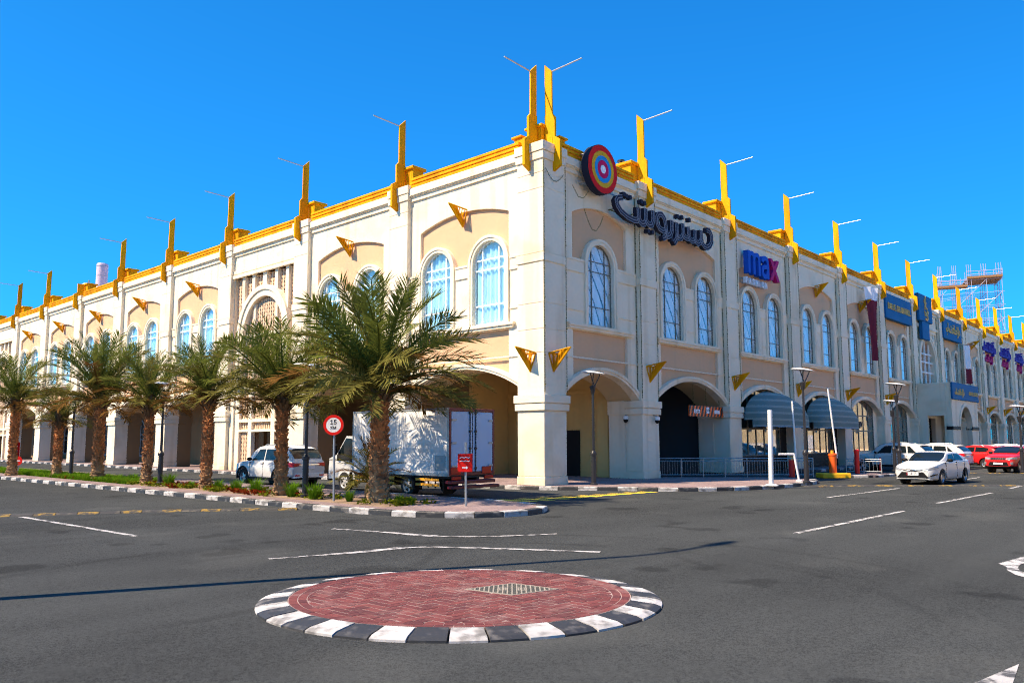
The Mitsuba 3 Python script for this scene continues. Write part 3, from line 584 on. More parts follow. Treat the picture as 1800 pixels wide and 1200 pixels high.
# inverted triangular wall lamps
def vlamp():
    Tt, B, L_, R_ = np.array([0, 0.95, 0.98]), np.array([0, 0.02, 0.0]), np.array([-0.32, 0.02, 0.78]), np.array([0.32, 0.02, 0.78]); ms = []
    n = np.array([0.045, 0, 0])
    ms.append(hull([Tt + n, Tt - n, B + n * 0.8, B - n * 0.8, [0.06, 0.42, 0.88], [-0.06, 0.42, 0.88], [0.05, 0.14, 0.40], [-0.05, 0.14, 0.40]]))
    for E in (L_, R_):
        ms.append(cyl(Tt, E, 0.035, n=6)); ms.append(cyl(B, E, 0.035, n=6))
        for t in (0.25, 0.42, 0.58, 0.74, 0.88): ms.append(cyl(Tt + (E - Tt) * t, Tt + (B - Tt) * (0.30 + 0.0 * t) * 1.0 + (E - Tt) * t * 0.35 + (B - Tt) * 0.25 * t, 0.02, n=5))
    ms += [cyl(L_, R_, 0.03, n=6), hull([B + [-0.06, 0, 0], B + [0.06, 0, 0], B + [-0.05, 0.04, 0.1], B + [0.05, 0.04, 0.1], [0.05, 0, 0.86], [-0.05, 0, 0.86], [0.05, 0.04, 0.86], [-0.05, 0.04, 0.86]])]
    return cat(ms)
vl = shape(vlamp(), 'yellow')
def put_v(MP, s, d, z): put('wall_lamp', mall, vl, MP @ tr(s, d, z))
for k, s0 in enumerate(LS):
    if k not in (2, 8): put_v(MPL, s0 + W / 2, -0.30, 12.0)
put_v(MPL, 0.76, 0.0, 4.80); put_v(MPR, 0.62, 0.0, 4.78)
for k, s0 in enumerate(RS):
    Wk = 5.92 if k == 0 else W
    if k != 5 and k != 6: put_v(MPR, s0 + Wk + PW / 2, 0.0, 4.72)
    if k in (3, 4, 8): put_v(MPR, s0 + W / 2, -0.30, 12.0)
# festoon wiring that outlines the shaded facade
wl = []
for k, s0 in enumerate(RS[:9]):
    Wk = 5.92 if k == 0 else W; sp = s0 + Wk
    for s_, d in ((sp - 0.03, -0.22), (sp + 0.0, 0.03), (sp + PW, 0.03), (sp + PW + 0.03, -0.22)):
        wl.append([(s_, d, 3.9), (s_, d, 14.0)])
wl += [[(1.5, 0.04, 3.9), (1.5, 0.04, 14.0)], [(0.02, 0.04, 3.9), (0.02, 0.04, 14.0)]]
for a, b in wl:
    part('light_string', mall, cat([cyl((a[0], a[1], a[2]), (b[0], b[1], b[2]), 0.016, n=5)] + [bx(a[0] - 0.018, a[0] + 0.018, a[1] - 0.02, a[1] + 0.035, z, z + 0.05) for z in np.arange(4.2, 14, 1.24)]), 'wire', M=MPR)
sag = [[(2.0 + 0.4 * i, 0.06, 13.3 - 0.5 * math.sin(math.pi * i / 3)) for i in range(4)], [(2.9 + 0.3 * i, 0.02, 12.4 - 0.9 * math.sin(math.pi * i / 5)) for i in range(6)], [(0.1 + 0.25 * i, 0.07, 13.6 - 0.45 * math.sin(math.pi * i / 5)) for i in range(6)]]
for s in sag: part('light_string', mall, tube(s, 0.015, 5), 'wire', M=MPR)

# ---------------------------------------------------------------- signs on the shaded facade
def onR(g, x0, x1):                    # shapely (y, z) -> slab between world x0 < x1
    m = extr(g, x0, x1); return trimesh.Trimesh(m.vertices[:, [2, 0, 1]], m.faces, process=False)
tg = key('target_sign'); tag(tg, 'round sign of concentric red, yellow, blue and pink rings above the first shaded arch', 'sign')
tc = Point(3.70, 14.35)
part('case', tg, onR(tc.buffer(1.13, 32), 0.15, 0.50), 'black_metal', 30)
for r0, r1, m in ((1.13, 0.86, 'target_red'), (0.86, 0.64, 'target_yellow'), (0.64, 0.43, 'target_blue'), (0.43, 0.20, 'target_pink'), (0.20, 0, 'sign_white')):
    g = tc.buffer(r0, 32) if r1 == 0 else tc.buffer(r0, 32).difference(tc.buffer(r1, 32)); part('ring', tg, onR(g, 0.49, 0.53 + (1.13 - r0) * 0.02), m)
part('rim', tg, onR(tc.buffer(1.155, 32).difference(tc.buffer(1.12, 32)), 0.16, 0.515), 'letter_navy')
part('bracket', tg, cat([cyl((-0.2, y, z), (0.2, y, z), 0.04) for y, z in ((2.9, 13.6), (4.5, 13.6), (2.9, 15.0), (4.5, 15.0))] + [cyl((0.1, 2.3, 13.55), (0.1, 5.2, 13.55), 0.03)]), 'grey_metal')
AR = [[[13.58,13.47],[13.9,13.47],[14.14,13.25],[14.14,12.89],[13.93,12.62],[13.61,12.46],[13.29,12.47],[13.07,12.61],[12.97,12.82],[12.97,13.32]],[[12.94,12.82],[12.82,12.62],[12.61,12.52],[12.39,12.57],[12.28,12.69],[12.29,13.21]],[[12.26,12.69],[12.14,12.58],[11.92,12.53],[11.74,12.59],[11.64,12.71],[11.56,13.24]],[[11.64,12.71],[11.48,12.58],[11.22,12.59],[11.05,12.68],[11.02,13.3]],[[10.99,12.67],[10.82,12.47],[10.68,12.44]],[[10.38,13.23],[10.41,12.59],[10.34,12.32],[10.1,12.07]],[[10.68,12.44],[10.45,12.48],[10.41,12.64]],[[9.91,13.24],[9.89,12.71],[9.74,12.43],[9.49,12.31],[9.21,12.41]],[[9.29,12.81],[9.19,13.17],[8.93,13.35],[8.63,13.29],[8.47,13.08],[8.49,12.78],[8.7,12.57],[9.02,12.51],[9.27,12.61],[9.29,12.81]],[[9.29,12.75],[9.36,12.44],[9.25,12.23],[9.0,12.12]],[[8.1,13.37],[8.11,12.89],[7.99,12.63],[7.75,12.55],[7.52,12.64],[7.43,12.8],[7.43,13.34]],[[7.43,12.75],[7.3,12.54],[7.09,12.48],[6.89,12.56],[6.8,12.73],[6.78,13.25]],[[6.78,12.7],[6.63,12.56],[6.36,12.53],[5.82,12.58],[5.3,12.74],[5.01,12.96],[4.93,13.17],[5.08,13.34],[5.43,13.44]]]
ARD = [[5.59,13.64],[5.81,13.61],[6.12,13.61],[7.13,13.62],[7.39,13.6],[7.69,12.25],[8.07,12.25],[9.05,12.13],[9.92,12.24],[10.55,13.6],[11.01,13.64],[11.77,13.66]]
ak = key('script_sign'); tag(ak, 'long dark Arabic lettering sign under the roof rail of the shaded facade', 'sign')
def letters(parent, strokes, dots, wo, x0, x1, m, dot=0.2, fy=lambda q: q):
    for st in (strokes[:4] , strokes[4:7], strokes[7:10], strokes[10:]):
        if st: part('letter', parent, onR(unary_union([LineString([fy(q) for q in s]).buffer(wo, cap_style=2, join_style=1) for s in st]), x0, x1), m)
    for d in dots:
        y, z = fy(d); part('dot', parent, onR(sbox(y - dot / 2, z - dot / 2, y + dot / 2, z + dot / 2), x0, x1), m)
letters(ak, AR, ARD, 0.135, 0.18, 0.42, 'letter_navy')
part('outline', ak, onR(unary_union([LineString(s).buffer(0.15, cap_style=2).difference(LineString(s).buffer(0.118, cap_style=2)) for s in AR] + [LineString(s).buffer(0.022, cap_style=2) for s in AR]), 0.41, 0.43), 'letter_grey')
part('bracket', ak, cat([cyl((-0.3, y, 12.9), (0.2, y, 12.9), 0.03) for y in np.arange(5.2, 14, 1.4)] + [cyl((0.1, 4.9, 12.75), (0.1, 14.0, 12.75), 0.025)]), 'wire')
def text_on_R(txt, h, y0, z0, x, depth=0.05, bold=True, width=None):
    m = meshkit.text_mesh(txt, h, depth, bold); w = m.bounds[1][0]
    if width: m.vertices[:, 0] *= width / w
    return trimesh.Trimesh(m.vertices[:, [2, 0, 1]] + [x, y0, z0], m.faces, process=False)
mx = key('shop_sign'); tag(mx, 'blue and magenta max lettering sign with a small fashion line below', 'sign')
part('letter', mx, text_on_R('ma', 1.75, 18.75, 11.98, -0.05, 0.32, True, 3.05), 'letter_blue'); part('letter', mx, text_on_R('x', 1.75, 21.85, 11.98, -0.05, 0.32, True, 1.45), 'letter_magenta')
for i, ch in enumerate('FASHION'): part('small_letter', mx, text_on_R(ch, 0.36, 18.75 + 0.44 * i, 11.32, -0.05, 0.2, True, 0.30 if ch != 'I' else 0.1), 'sign_white')
part('rail', mx, cat([bx(-0.2, -0.06, 18.7, 21.8, 11.36, 11.40), bx(-0.2, -0.06, 18.7, 21.8, 11.60, 11.64)]), 'grey_metal')
s1 = key('sign_board'); tag(s1, 'blue sign board reading DAR AL SALAM MALL under the roof rail', 'sign')
part('board', s1, cbx(-0.2, 0.16, 44.75, 51.9, 12.15, 14.3, 0.03), 'sign_blue')
t = text_on_R('DAR AL SALAM MALL', 0.50, 45.15, 13.0, 0.155, 0.06, True, 6.3); part('lettering', s1, t, 'letter_gold')
s2 = key('sign_board'); tag(s2, 'blue sign board with gold Arabic lettering beyond the tall upright sign', 'sign')
part('board', s2, cbx(-0.2, 0.16, 62.6, 69.6, 12.1, 14.2, 0.03), 'sign_blue')
AW = [[[0,.3],[.15,.02],[.5,0],[.6,.4]],[[.8,.9],[.8,.05],[1.1,0]],[[1.3,.4],[1.3,0],[1.9,0],[1.9,.7]],[[2.1,0],[2.5,0],[2.5,.5],[2.9,.5],[2.9,0],[3.1,0]],[[3.3,.9],[3.3,0],[3.9,0],[4.0,.35],[3.7,.4]],[[4.3,.9],[4.3,0]],[[4.5,.3],[4.6,-.2],[4.3,-.35]],[[4.8,.9],[4.8,0]],[[5.0,0],[5.4,.05],[5.3,.55]]]
letters(s2, AW, [[2.7, 0.8], [0.4, -0.3]], 0.075, 0.155, 0.22, 'letter_gold', 0.13, lambda q: (63.4 + q[0], 12.9 + q[1]))
s3 = key('upright_sign'); tag(s3, 'tall blue upright sign with gold Arabic script over the entrance bay', 'sign')
part('board', s3, cat([cbx(-0.1, 0.26, 54.0, 58.3, 13.0, 15.55, 0.03), cbx(-0.1, 0.20, 55.0, 57.3, 11.3, 13.0, 0.03)]), 'sign_blue')
letters(s3, [[[0,1.9],[.3,1.3],[.7,1.6]],[[.1,1.2],[.9,1.0]],[[.5,2.2],[.5,1.2]],[[.0,.7],[.3,.5],[.8,.6],[.9,1.1]],[[.1,.35],[.9,.35],[1.2,.8]],[[.2,0],[.6,-.1],[1.0,.0],[1.1,.3]]], [[.2, .95], [.8, .15]], 0.07, 0.255, 0.33, 'letter_gold', 0.14, lambda q: (55.6 + q[0], 13.25 + q[1]))
s4 = key('canopy_sign'); tag(s4, 'blue sign panel with gold lettering on the front of the entrance canopy', 'sign')
part('board', s4, cbx(PX + 0.01, PX + 0.16, 52.85, 62.45, 5.45, 6.98, 0.02), 'sign_blue')
part('lettering', s4, text_on_R('DAR AL SALAM', 0.34, 58.6, 6.0, PX + 0.155, 0.05, True, 3.3), 'letter_gold'); letters(s4, AW, [[2.7, 0.8]], 0.055, PX + 0.155, PX + 0.20, 'letter_gold', 0.1, lambda q: (53.6 + q[0] * 0.6, 5.95 + q[1] * 0.6))
for i, (ya, yb) in enumerate(((79.6, 86.4), (88.6, 95.2), (97.8, 103.5))):
    k = key('shop_lettering'); tag(k, ['blue and red Arabic shop lettering past the second flag, nearest of three', 'blue and red Arabic shop lettering, middle of the far three', 'blue and red shop lettering at the far right end of the facade'][i], 'sign', 'far lettering signs')
    f = (yb - ya) / 5.6
    letters(k, AW, [[2.7, 0.9], [0.4, -0.35], [4.9, 1.1]], 0.115, -0.2, 0.12, 'letter_violet', 0.22, lambda q: (ya + q[0] * f, 12.35 + q[1] * 1.15))
    letters(k, [[[q[0], q[1] * 0.9] for q in s] for s in AW[2:8]], [[3, .9]], 0.09, -0.2, 0.10, 'letter_magenta', 0.18, lambda q: (ya + 0.8 + (q[0] - 1.2) * f * 0.9, 11.15 + q[1] * 0.85))
def flag(name, y, zt, zm, zb, label, swap):
    k = key(name); tag(k, label, 'flag', 'hanging flags')
    def cloth(z0, z1, m):
        zs, us = np.linspace(z0, z1, 14), np.linspace(-0.5, 0.5, 14); Z, U = np.meshgrid(zs, us); wf = 0.5 + 0.5 * (Z - zb) / (zt - zb) * (1 if swap else 0.2) + (0 if swap else 0.25)
        v = np.stack([0.55 + 0.10 * np.sin(9 * U + Z * 0.6) + U * 0.5 * wf, y + U * 1.5 * wf, Z], -1).reshape(-1, 3); n = 14; i, j = np.meshgrid(np.arange(n - 1), np.arange(n - 1), indexing='ij'); a = (i * n + j).ravel()
        part('cloth', k, trimesh.Trimesh(v, np.vstack([np.stack([a, a + 1, a + n + 1], 1), np.stack([a, a + n + 1, a + n], 1)]), process=False), m, True)
    cloth(zm, zt, 'white_cloth'); cloth(zb, zm, 'maroon_cloth'); part('pole', k, cyl((-0.3, y, zt + 0.05), (1.2, y + 0.4, zt + 0.12), 0.03), 'grey_metal')
flag('flag', 40.0, 14.0, 12.95, 8.1, 'long white and maroon flag hanging beside the blue sign board', True)
flag('flag', 69.9, 11.9, 9.4, 7.8, 'white and maroon flag hanging past the gold Arabic board', False)

# ---------------------------------------------------------------- awnings over two shop fronts
def awning(s0, label):
    k = key('awning'); tag(k, label, 'awning', 'domed shop awnings'); w, n, m = 7.0, 28, 12; c = s0 + W / 2; rows = []
    for j in range(m + 1):
        v = j / m * math.pi / 2; row = []
        for i in range(n + 1):
            u = i / n * math.pi; x = 0.05 + 1.45 * math.sin(v) * (0.35 + 0.65 * math.sin(u) ** 0.45); h = 3.05 + (1.75 * math.sin(u) ** 0.85) * math.cos(v) ** 0.9
            row.append((x, c - w / 2 * math.cos(u), h + 0.03 * abs(math.sin(6 * u))))
        rows.append(row)
    v = np.array(rows).reshape(-1, 3); i, j = np.meshgrid(np.arange(m), np.arange(n), indexing='ij'); a = (i * (n + 1) + j).ravel(); f = np.vstack([np.stack([a, a + 1, a + n + 2], 1), np.stack([a, a + n + 2, a + n + 1], 1)])
    part('canopy', k, trimesh.Trimesh(v, f, process=False), 'awning', 40)
    edge = np.array(rows[-1]); val = [];
    V = np.vstack([edge, edge - [0, 0, 0.42]]); ii = np.arange(n); part('valance', k, trimesh.Trimesh(V, np.vstack([np.stack([ii, ii + 1, ii + n + 2], 1), np.stack([ii, ii + n + 2, ii + n + 1], 1)]), process=False), 'awning', 40)
    part('frame', k, tube(edge - [0, 0, 0.42], 0.03, 6), 'grey_metal')
    return k, c
k1, c1 = awning(RS[2], 'grey green striped domed awning under the max lettering sign')
k2, c2 = awning(RS[3], 'grey green striped domed awning with a small dark emblem, second from the corner')
part('emblem', k2, onR(unary_union([Point(33.6, 2.98).buffer(0.20).difference(Point(33.6, 2.98).buffer(0.12)), Point(34.0, 2.98).buffer(0.20).difference(Point(34.0, 2.98).buffer(0.12)), sbox(33.75, 2.7, 33.85, 2.95)]), 1.0, 1.30), 'sign_black')
hb = key('height_sign'); tag(hb, 'orange and black striped height limit board hanging in the ramp arch', 'sign')
part('board', hb, bx(-0.40, -0.34, 12.5, 16.4, 3.16, 3.74), 'orange_paint')
st = unary_union([Polygon([(12.3 + 0.36 * i, 3.16), (12.48 + 0.36 * i, 3.16), (12.72 + 0.36 * i, 3.74), (12.54 + 0.36 * i, 3.74)]) for i in range(12)]).intersection(sbox(12.5, 3.16, 16.4, 3.74))
part('stripes', hb, onR(st, -0.345, -0.332), 'sign_black')
part('label', hb, cat([bx(-0.34, -0.32, y, y + w_, 3.34, 3.34 + h_) for y, w_, h_ in ((13.0, 0.62, 0.2), (14.35, 0.3, 0.34), (15.25, 0.62, 0.2))]), 'sign_white')
part('text', hb, cat([text_on_R('2.5m', 0.13, 13.08, 3.38, -0.322, 0.006, True, 0.45), text_on_R('2.5', 0.12, 14.38, 3.45, -0.322, 0.006, True, 0.24)]), 'sign_black')
part('hanger', hb, cat([cyl((-0.37, y, 3.7), (-0.37, y, 4.9 if y < 15 else 4.4), 0.015) for y in (13, 14.4, 15.9)]), 'wire')
for y, z, x in ((7.3, 2.9, -0.9), (8.4, 2.85, 0.22)):
    c = key('security_camera'); tag(c, 'small white dome camera on the arcade side of the first pier' if x < 0 else 'small white dome camera on the front of the first pier', 'camera')
    part('dome', c, shift(lathe([(0.001, -0.17), (0.07, -0.15), (0.11, -0.08), (0.12, 0)], 14), x, y, z), 'black_plastic', True); part('housing', c, cyl((x, y, z), (x, y, z + 0.16), 0.13), 'white_paint', 30); part('bracket', c, cyl((x, y, z + 0.2), (x - 0.25 if x > 0 else x, y if x > 0 else y + 0.2, z + 0.25), 0.03), 'grey_metal')

# ---------------------------------------------------------------- railing, barriers, posts
def railing(name, p, q, label, h=0.95, pitch=0.13):
    k = key(name); tag(k, label, 'railing'); p, q = np.array(p), np.array(q); L = np.linalg.norm(q - p); t = (q - p) / L
    P = lambda s, z: (p[0] + t[0] * s, p[1] + t[1] * s, z)
    for z in (h, h - 0.13, 0.12): part('rail', k, cyl(P(0, z), P(L, z), 0.026 if z == h else 0.02, n=8), 'galvanised')
    n = max(1, round(L / 1.15))
    for i in range(n + 1): part('post', k, cyl(P(L * i / n, 0), P(L * i / n, h), 0.028, n=8), 'galvanised')
    ss = np.arange(pitch, L, pitch)
    for s in ss: part('baluster', k, cyl(P(s, 0.12), P(s, h - 0.13), 0.010, n=5), 'galvanised')
railing('railing', (-0.55, 9.75), (5.35, 14.75), 'grey metal railing between the paved corner and the parking ramp')
railing('railing', (4.9, 20.6), (6.7, 20.9), 'short grey railing behind the orange barrier box', 0.8, 0.2)
def barrier_pole(x, y, h, lean, label, r=0.035, foot=True):
    k = key('white_pole'); tag(k, label, 'pole')
    part('pole', k, cyl((x, y, 0), (x + lean[0], y + lean[1], h), r * 1.05, r, 12), 'white_paint', 30)
    if foot: part('base_plate', k, cyl((x, y, 0.004), (x, y, 0.06), r * 3.0, r * 2.0), 'white_paint', 30)
barrier_pole(6.97, 6.26, 3.12, (0.03, 0.04), 'thick white pole standing near the kerb left of the railing end', 0.095)
k = key('pipe_barrier'); tag(k, 'bent white pipe frame by the end of the railing', 'pole')
part('pipe', k, tube([(6.36, 10.55, 0), (6.2, 10.45, 1.22), (5.7, 9.95, 1.22)], 0.05, 10), 'white_paint', 40); part('base_plate', k, cyl((6.36, 10.55, 0.004), (6.36, 10.55, 0.06), 0.16, 0.12), 'white_paint', 30)
def barrier(x, y, h, bw, label, m, boomtop, base):
    k = key('barrier'); tag(k, label, 'barrier'); z0 = 0.0
    if base:
        part('base_block', k, cbx(-0.75, 0.75, -0.5, 0.5, RZ + 0.002, 0.12, 0.03), 'yellow_plain', M=tr(x, y, 0, 0.75)); z0 = 0.12
    part('cabinet', k, cat([lathe([(0.001, z0), (bw, z0), (bw, h - 0.12), (bw * 1.12, h - 0.12), (bw * 1.12, h - 0.02), (bw * 0.9, h), (0.001, h)], 18)]), m, 30, M=tr(x, y))
    if boomtop is not None:
        part('boom', k, cyl((x + 0.16, y + 0.2, h - 0.35 if not base else h - 0.25), boomtop, 0.05, 0.04, 10), 'white_paint', 30)
        part('hinge', k, cyl((x, y, h + 0.0), (x, y, h + 0.16), 0.08), 'amber_slat')
mat('yellow_plain', (0.78, 0.42, 0.01), 0.5)
barrier(4.50, 14.12, 0.86, 0.155, 'red cylindrical barrier box with a thin raised white boom', 'red_paint', (4.62, 14.22, 3.85), False)
barrier(5.35, 17.40, 1.15, 0.20, 'orange barrier box on a yellow block with a tall raised white boom', 'orange_paint', (5.30, 17.30, 4.6), True)
k = key('red_bollard'); tag(k, 'tall red bollard right of the orange barrier box', 'bollard'); part('post', k, lathe([(0.001, 0), (0.13, 0), (0.13, 1.2), (0.15, 1.2), (0.15, 1.28), (0.09, 1.35), (0.001, 1.36)], 16), 'red_paint', 30, M=tr(5.57, 20.4))
k = key('red_bollard'); tag(k, 'thin short red post beside the nose of the white parked car', 'bollard'); part('post', k, cyl((6.2, 22.3, 0), (6.2, 22.3, 0.85), 0.045), 'red_paint', 30); part('base_plate', k, cyl((6.2, 22.3, 0.002), (6.2, 22.3, 0.05), 0.12), 'black_plastic')
k = key('barrier_kerb'); tag(k, 'black and white kerb island beside the barrier', 'kerb', kind='structure')
part('slab', k, extr(Polygon([(5.9, 18.2), (6.9, 19.2), (7.0, 22.4), (5.0, 22.4), (4.4, 19.8), (4.9, 18.2)]), RZ, -0.03), 'paving')
kerbs(k, np.array([(5.35, 18.1), (6.0, 18.15), (6.95, 19.1), (7.1, 22.5)]), 0.8, 0.22, h=-0.02)

# ---------------------------------------------------------------- street lamps
def street_lamp(x, y, H, rz, label, group, tilt=0.10):
    k = key('street_lamp'); tag(k, label, 'street lamp', group); M = tr(x, y, 0, rz)
    part('pole', k, lathe([(0.001, 0), (0.16, 0), (0.16, 0.06), (0.105, 0.10), (0.10, 1.22), (0.125, 1.24), (0.125, 1.34), (0.10, 1.38), (0.058, 1.44), (0.05, H - 0.95), (0.001, H - 0.95)], 18), 'black_metal', 30, M=M)
    part('collar', k, lathe([(0.05, H - 0.95), (0.075, H - 0.9), (0.13, H - 0.62), (0.125, H - 0.60), (0.02, H - 0.58)], 18), 'black_metal', 30, M=M)
    part('arm', k, cat([tube([(0.08, 0, H - 0.62), (0.26 if s > 0 else -0.04, 0.0, H - 0.25), (0.34 if s > 0 else -0.10, 0, H - 0.04)], 0.022, 6) for s in (1, -1)] + [cyl((0, 0, H - 0.6), (0.05, 0, H - 0.04), 0.02, n=6)]), 'black_metal', M=M)
    a = np.linspace(0, 2 * math.pi, 28, endpoint=False); n = 6; prof = [(0.001, 0.085), (0.26, 0.072), (0.46, 0.038), (0.53, 0.0), (0.44, -0.02), (0.001, 0.015)]
    d = lathe(prof, 28); d.vertices[:, 1] *= 0.55; d.apply_transform(trimesh.transformations.rotation_matrix(tilt, [0, 1, 0])); d.apply_translation([0, 0, H - 0.05])
    part('dish', k, d, 'lamp_dish', 30, M=M)
    return k
rL = math.atan2(0.6752, 0.7376)
street_lamp(1.16, 1.84, 4.78, rL, 'black street lamp with a tilted dish on the corner pavement by the first arch', 'street lamps')
street_lamp(7.2, 9.34, 5.02, rL, 'black street lamp with a shallow dish at the kerb beside the bent white frame', 'street lamps')
street_lamp(8.63, 17.61, 4.72, rL, 'street lamp with a shallow dish behind the white parked car, third from the corner', 'street lamps')
street_lamp(6.14, 25.1, 4.2, rL, 'small dark street lamp just left of the third lamp from the corner', 'street lamps')
street_lamp(12.1, 28.2, 3.8, rL, 'street lamp at the right edge above the red car', 'street lamps')
street_lamp(-2.18, -10.04, 4.5, rL, 'black street lamp on the palm median between the white parked car and the truck', 'street lamps')
street_lamp(-13.79, -9.9, 4.45, rL, 'black street lamp on the median between the second and third big palms', 'street lamps')
street_lamp(-24.17, -10.06, 4.3, rL, 'black street lamp on the median right of the smallest palm', 'street lamps')
street_lamp(-29.3, -11.3, 4.45, rL, 'black street lamp at the far left end of the median', 'street lamps')
k = key('tall_street_lamp'); tag(k, 'tall road lamp left of the view whose long shadow crosses the road', 'street lamp')
LB = np.array([8.80, -23.33, RZ]); ar = [LB + [0, 0, 12.0], LB + [-0.02, 0.12, 12.5], LB + [-0.10, 0.45, 13.1], LB + [-0.22, 0.95, 13.5]]
part('pole', k, cyl(LB, LB + [0, 0, 12.0], 0.13, 0.075, 16), 'grey_metal', 30); part('arm', k, tube(ar, 0.06, 8), 'grey_metal'); part('base_plate', k, cyl(LB, LB + [0, 0, 0.3], 0.25, 0.2, 16), 'grey_metal')
part('head', k, hull([ar[-1] + np.array(o) for o in ((-.12, 0, 0), (.12, 0, 0), (-.16, .4, .12), (.16, .4, .12), (-.08, .85, .16), (.08, .85, .16), (0, .0, .12), (0, .8, .28))]), 'lamp_dish', 30)

# ---------------------------------------------------------------- traffic signs
ax = math.atan2(-0.6752, -0.7376)      # faces the viewer: x of the sign plate runs to the viewer's right
def plate_frame(x, y, z): # local (u right, v up, w towards the viewer)
    M = np.eye(4); r = right / np.linalg.norm(right); M[:3, 0] = [*r, 0]; M[:3, 1] = [0, 0, 1]; M[:3, 2] = [r[1], -r[0], 0]; M[:3, 3] = [x, y, z]; return M
k = key('speed_sign'); tag(k, 'round speed limit sign reading 15 KM on a thin pole before the truck', 'sign')
part('pole', k, cyl((0.27, -10.58, 0), (0.24, -10.61, 2.45), 0.035, n=12), 'grey_metal', 30)
F_ = plate_frame(0.275, -10.66, 2.37); dsc = Point(0, 0).buffer(0.32, 32)
part('plate', k, moved(extr(dsc, -0.02, 0.0), F_), 'grey_metal'); part('rim', k, moved(extr(dsc.difference(Point(0, 0).buffer(0.235, 32)), 0.0, 0.008), F_), 'sign_red'); part('face', k, moved(extr(Point(0, 0).buffer(0.235, 32), 0.0, 0.004), F_), 'sign_white')
def txt(s, h, cx, cy, w=None, bold=True, d=0.004): m = meshkit.text_mesh(s, h, d, bold); b = m.bounds; sc = (w / (b[1][0] - b[0][0])) if w else 1.0; m.vertices[:, 0] = (m.vertices[:, 0] - (b[0][0] + b[1][0]) / 2) * sc + cx; m.vertices[:, 1] += cy; return m
part('text', k, moved(shift(cat([txt('15', 0.145, 0, 0.02, 0.20), txt('KM', 0.09, 0, -0.13, 0.17)]), 0, 0, 0.005), F_), 'sign_black')
k = key('direction_sign'); tag(k, 'square red sign with white arrow on a short pole at the median tip', 'sign')
part('pole', k, cyl((4.79, -9.2, 0), (4.78, -9.21, 1.82), 0.035, n=12), 'galvanised', 30)
F_ = plate_frame(4.81, -9.26, 1.235)
part('plate', k, moved(cbx(-0.21, 0.21, -0.26, 0.26, -0.01, 0.012, 0.006), F_), 'sign_red')
part('arrow', k, moved(extr(Polygon([(-0.09, -0.15), (0.03, -0.15), (0.03, -0.185), (0.09, -0.135), (0.03, -0.085), (0.03, -0.12), (-0.09, -0.12)]), 0.013, 0.017), F_), 'sign_white')
sq = [[(-.15 + .04 * i + .004 * ((i * 3) % 4), zz + .012 * ((i * 5) % 3)) for i in range(8)] for zz in (.14, .04)]
part('text', k, moved(extr(unary_union([LineString(s).buffer(0.010) for s in sq]), 0.013, 0.017), F_), 'sign_white')
k = key('red_sign'); tag(k, 'small upright red sign on a thin pole at the far left of the median', 'sign')
part('pole', k, cyl((-28.86, -11.35, 0), (-28.86, -11.35, 1.7), 0.035), 'galvanised', 30); F_ = plate_frame(-28.84, -11.42, 1.46)
part('plate', k, moved(cbx(-0.25, 0.25, -0.42, 0.36, -0.01, 0.012, 0.006), F_), 'sign_red'); part('text', k, moved(extr(unary_union([sbox(-.15, .12, .15, .17), sbox(-.12, .0, .12, .04), sbox(-.1, -.12, .14, -.08)]), 0.013, 0.017), F_), 'sign_white')
k = key('red_sign'); tag(k, 'small low red round sign behind the upright red sign at far left', 'sign')
part('pole', k, cyl((-31.0, -10.6, 0), (-31.0, -10.6, 0.7), 0.03), 'grey_metal'); F_ = plate_frame(-30.96, -10.66, 0.75); part('plate', k, moved(extr(Point(0, 0).buffer(0.26), -0.01, 0.012), F_), 'sign_red'); part('text', k, moved(extr(sbox(-.14, -.03, .14, .03), 0.013, 0.017), F_), 'sign_white')

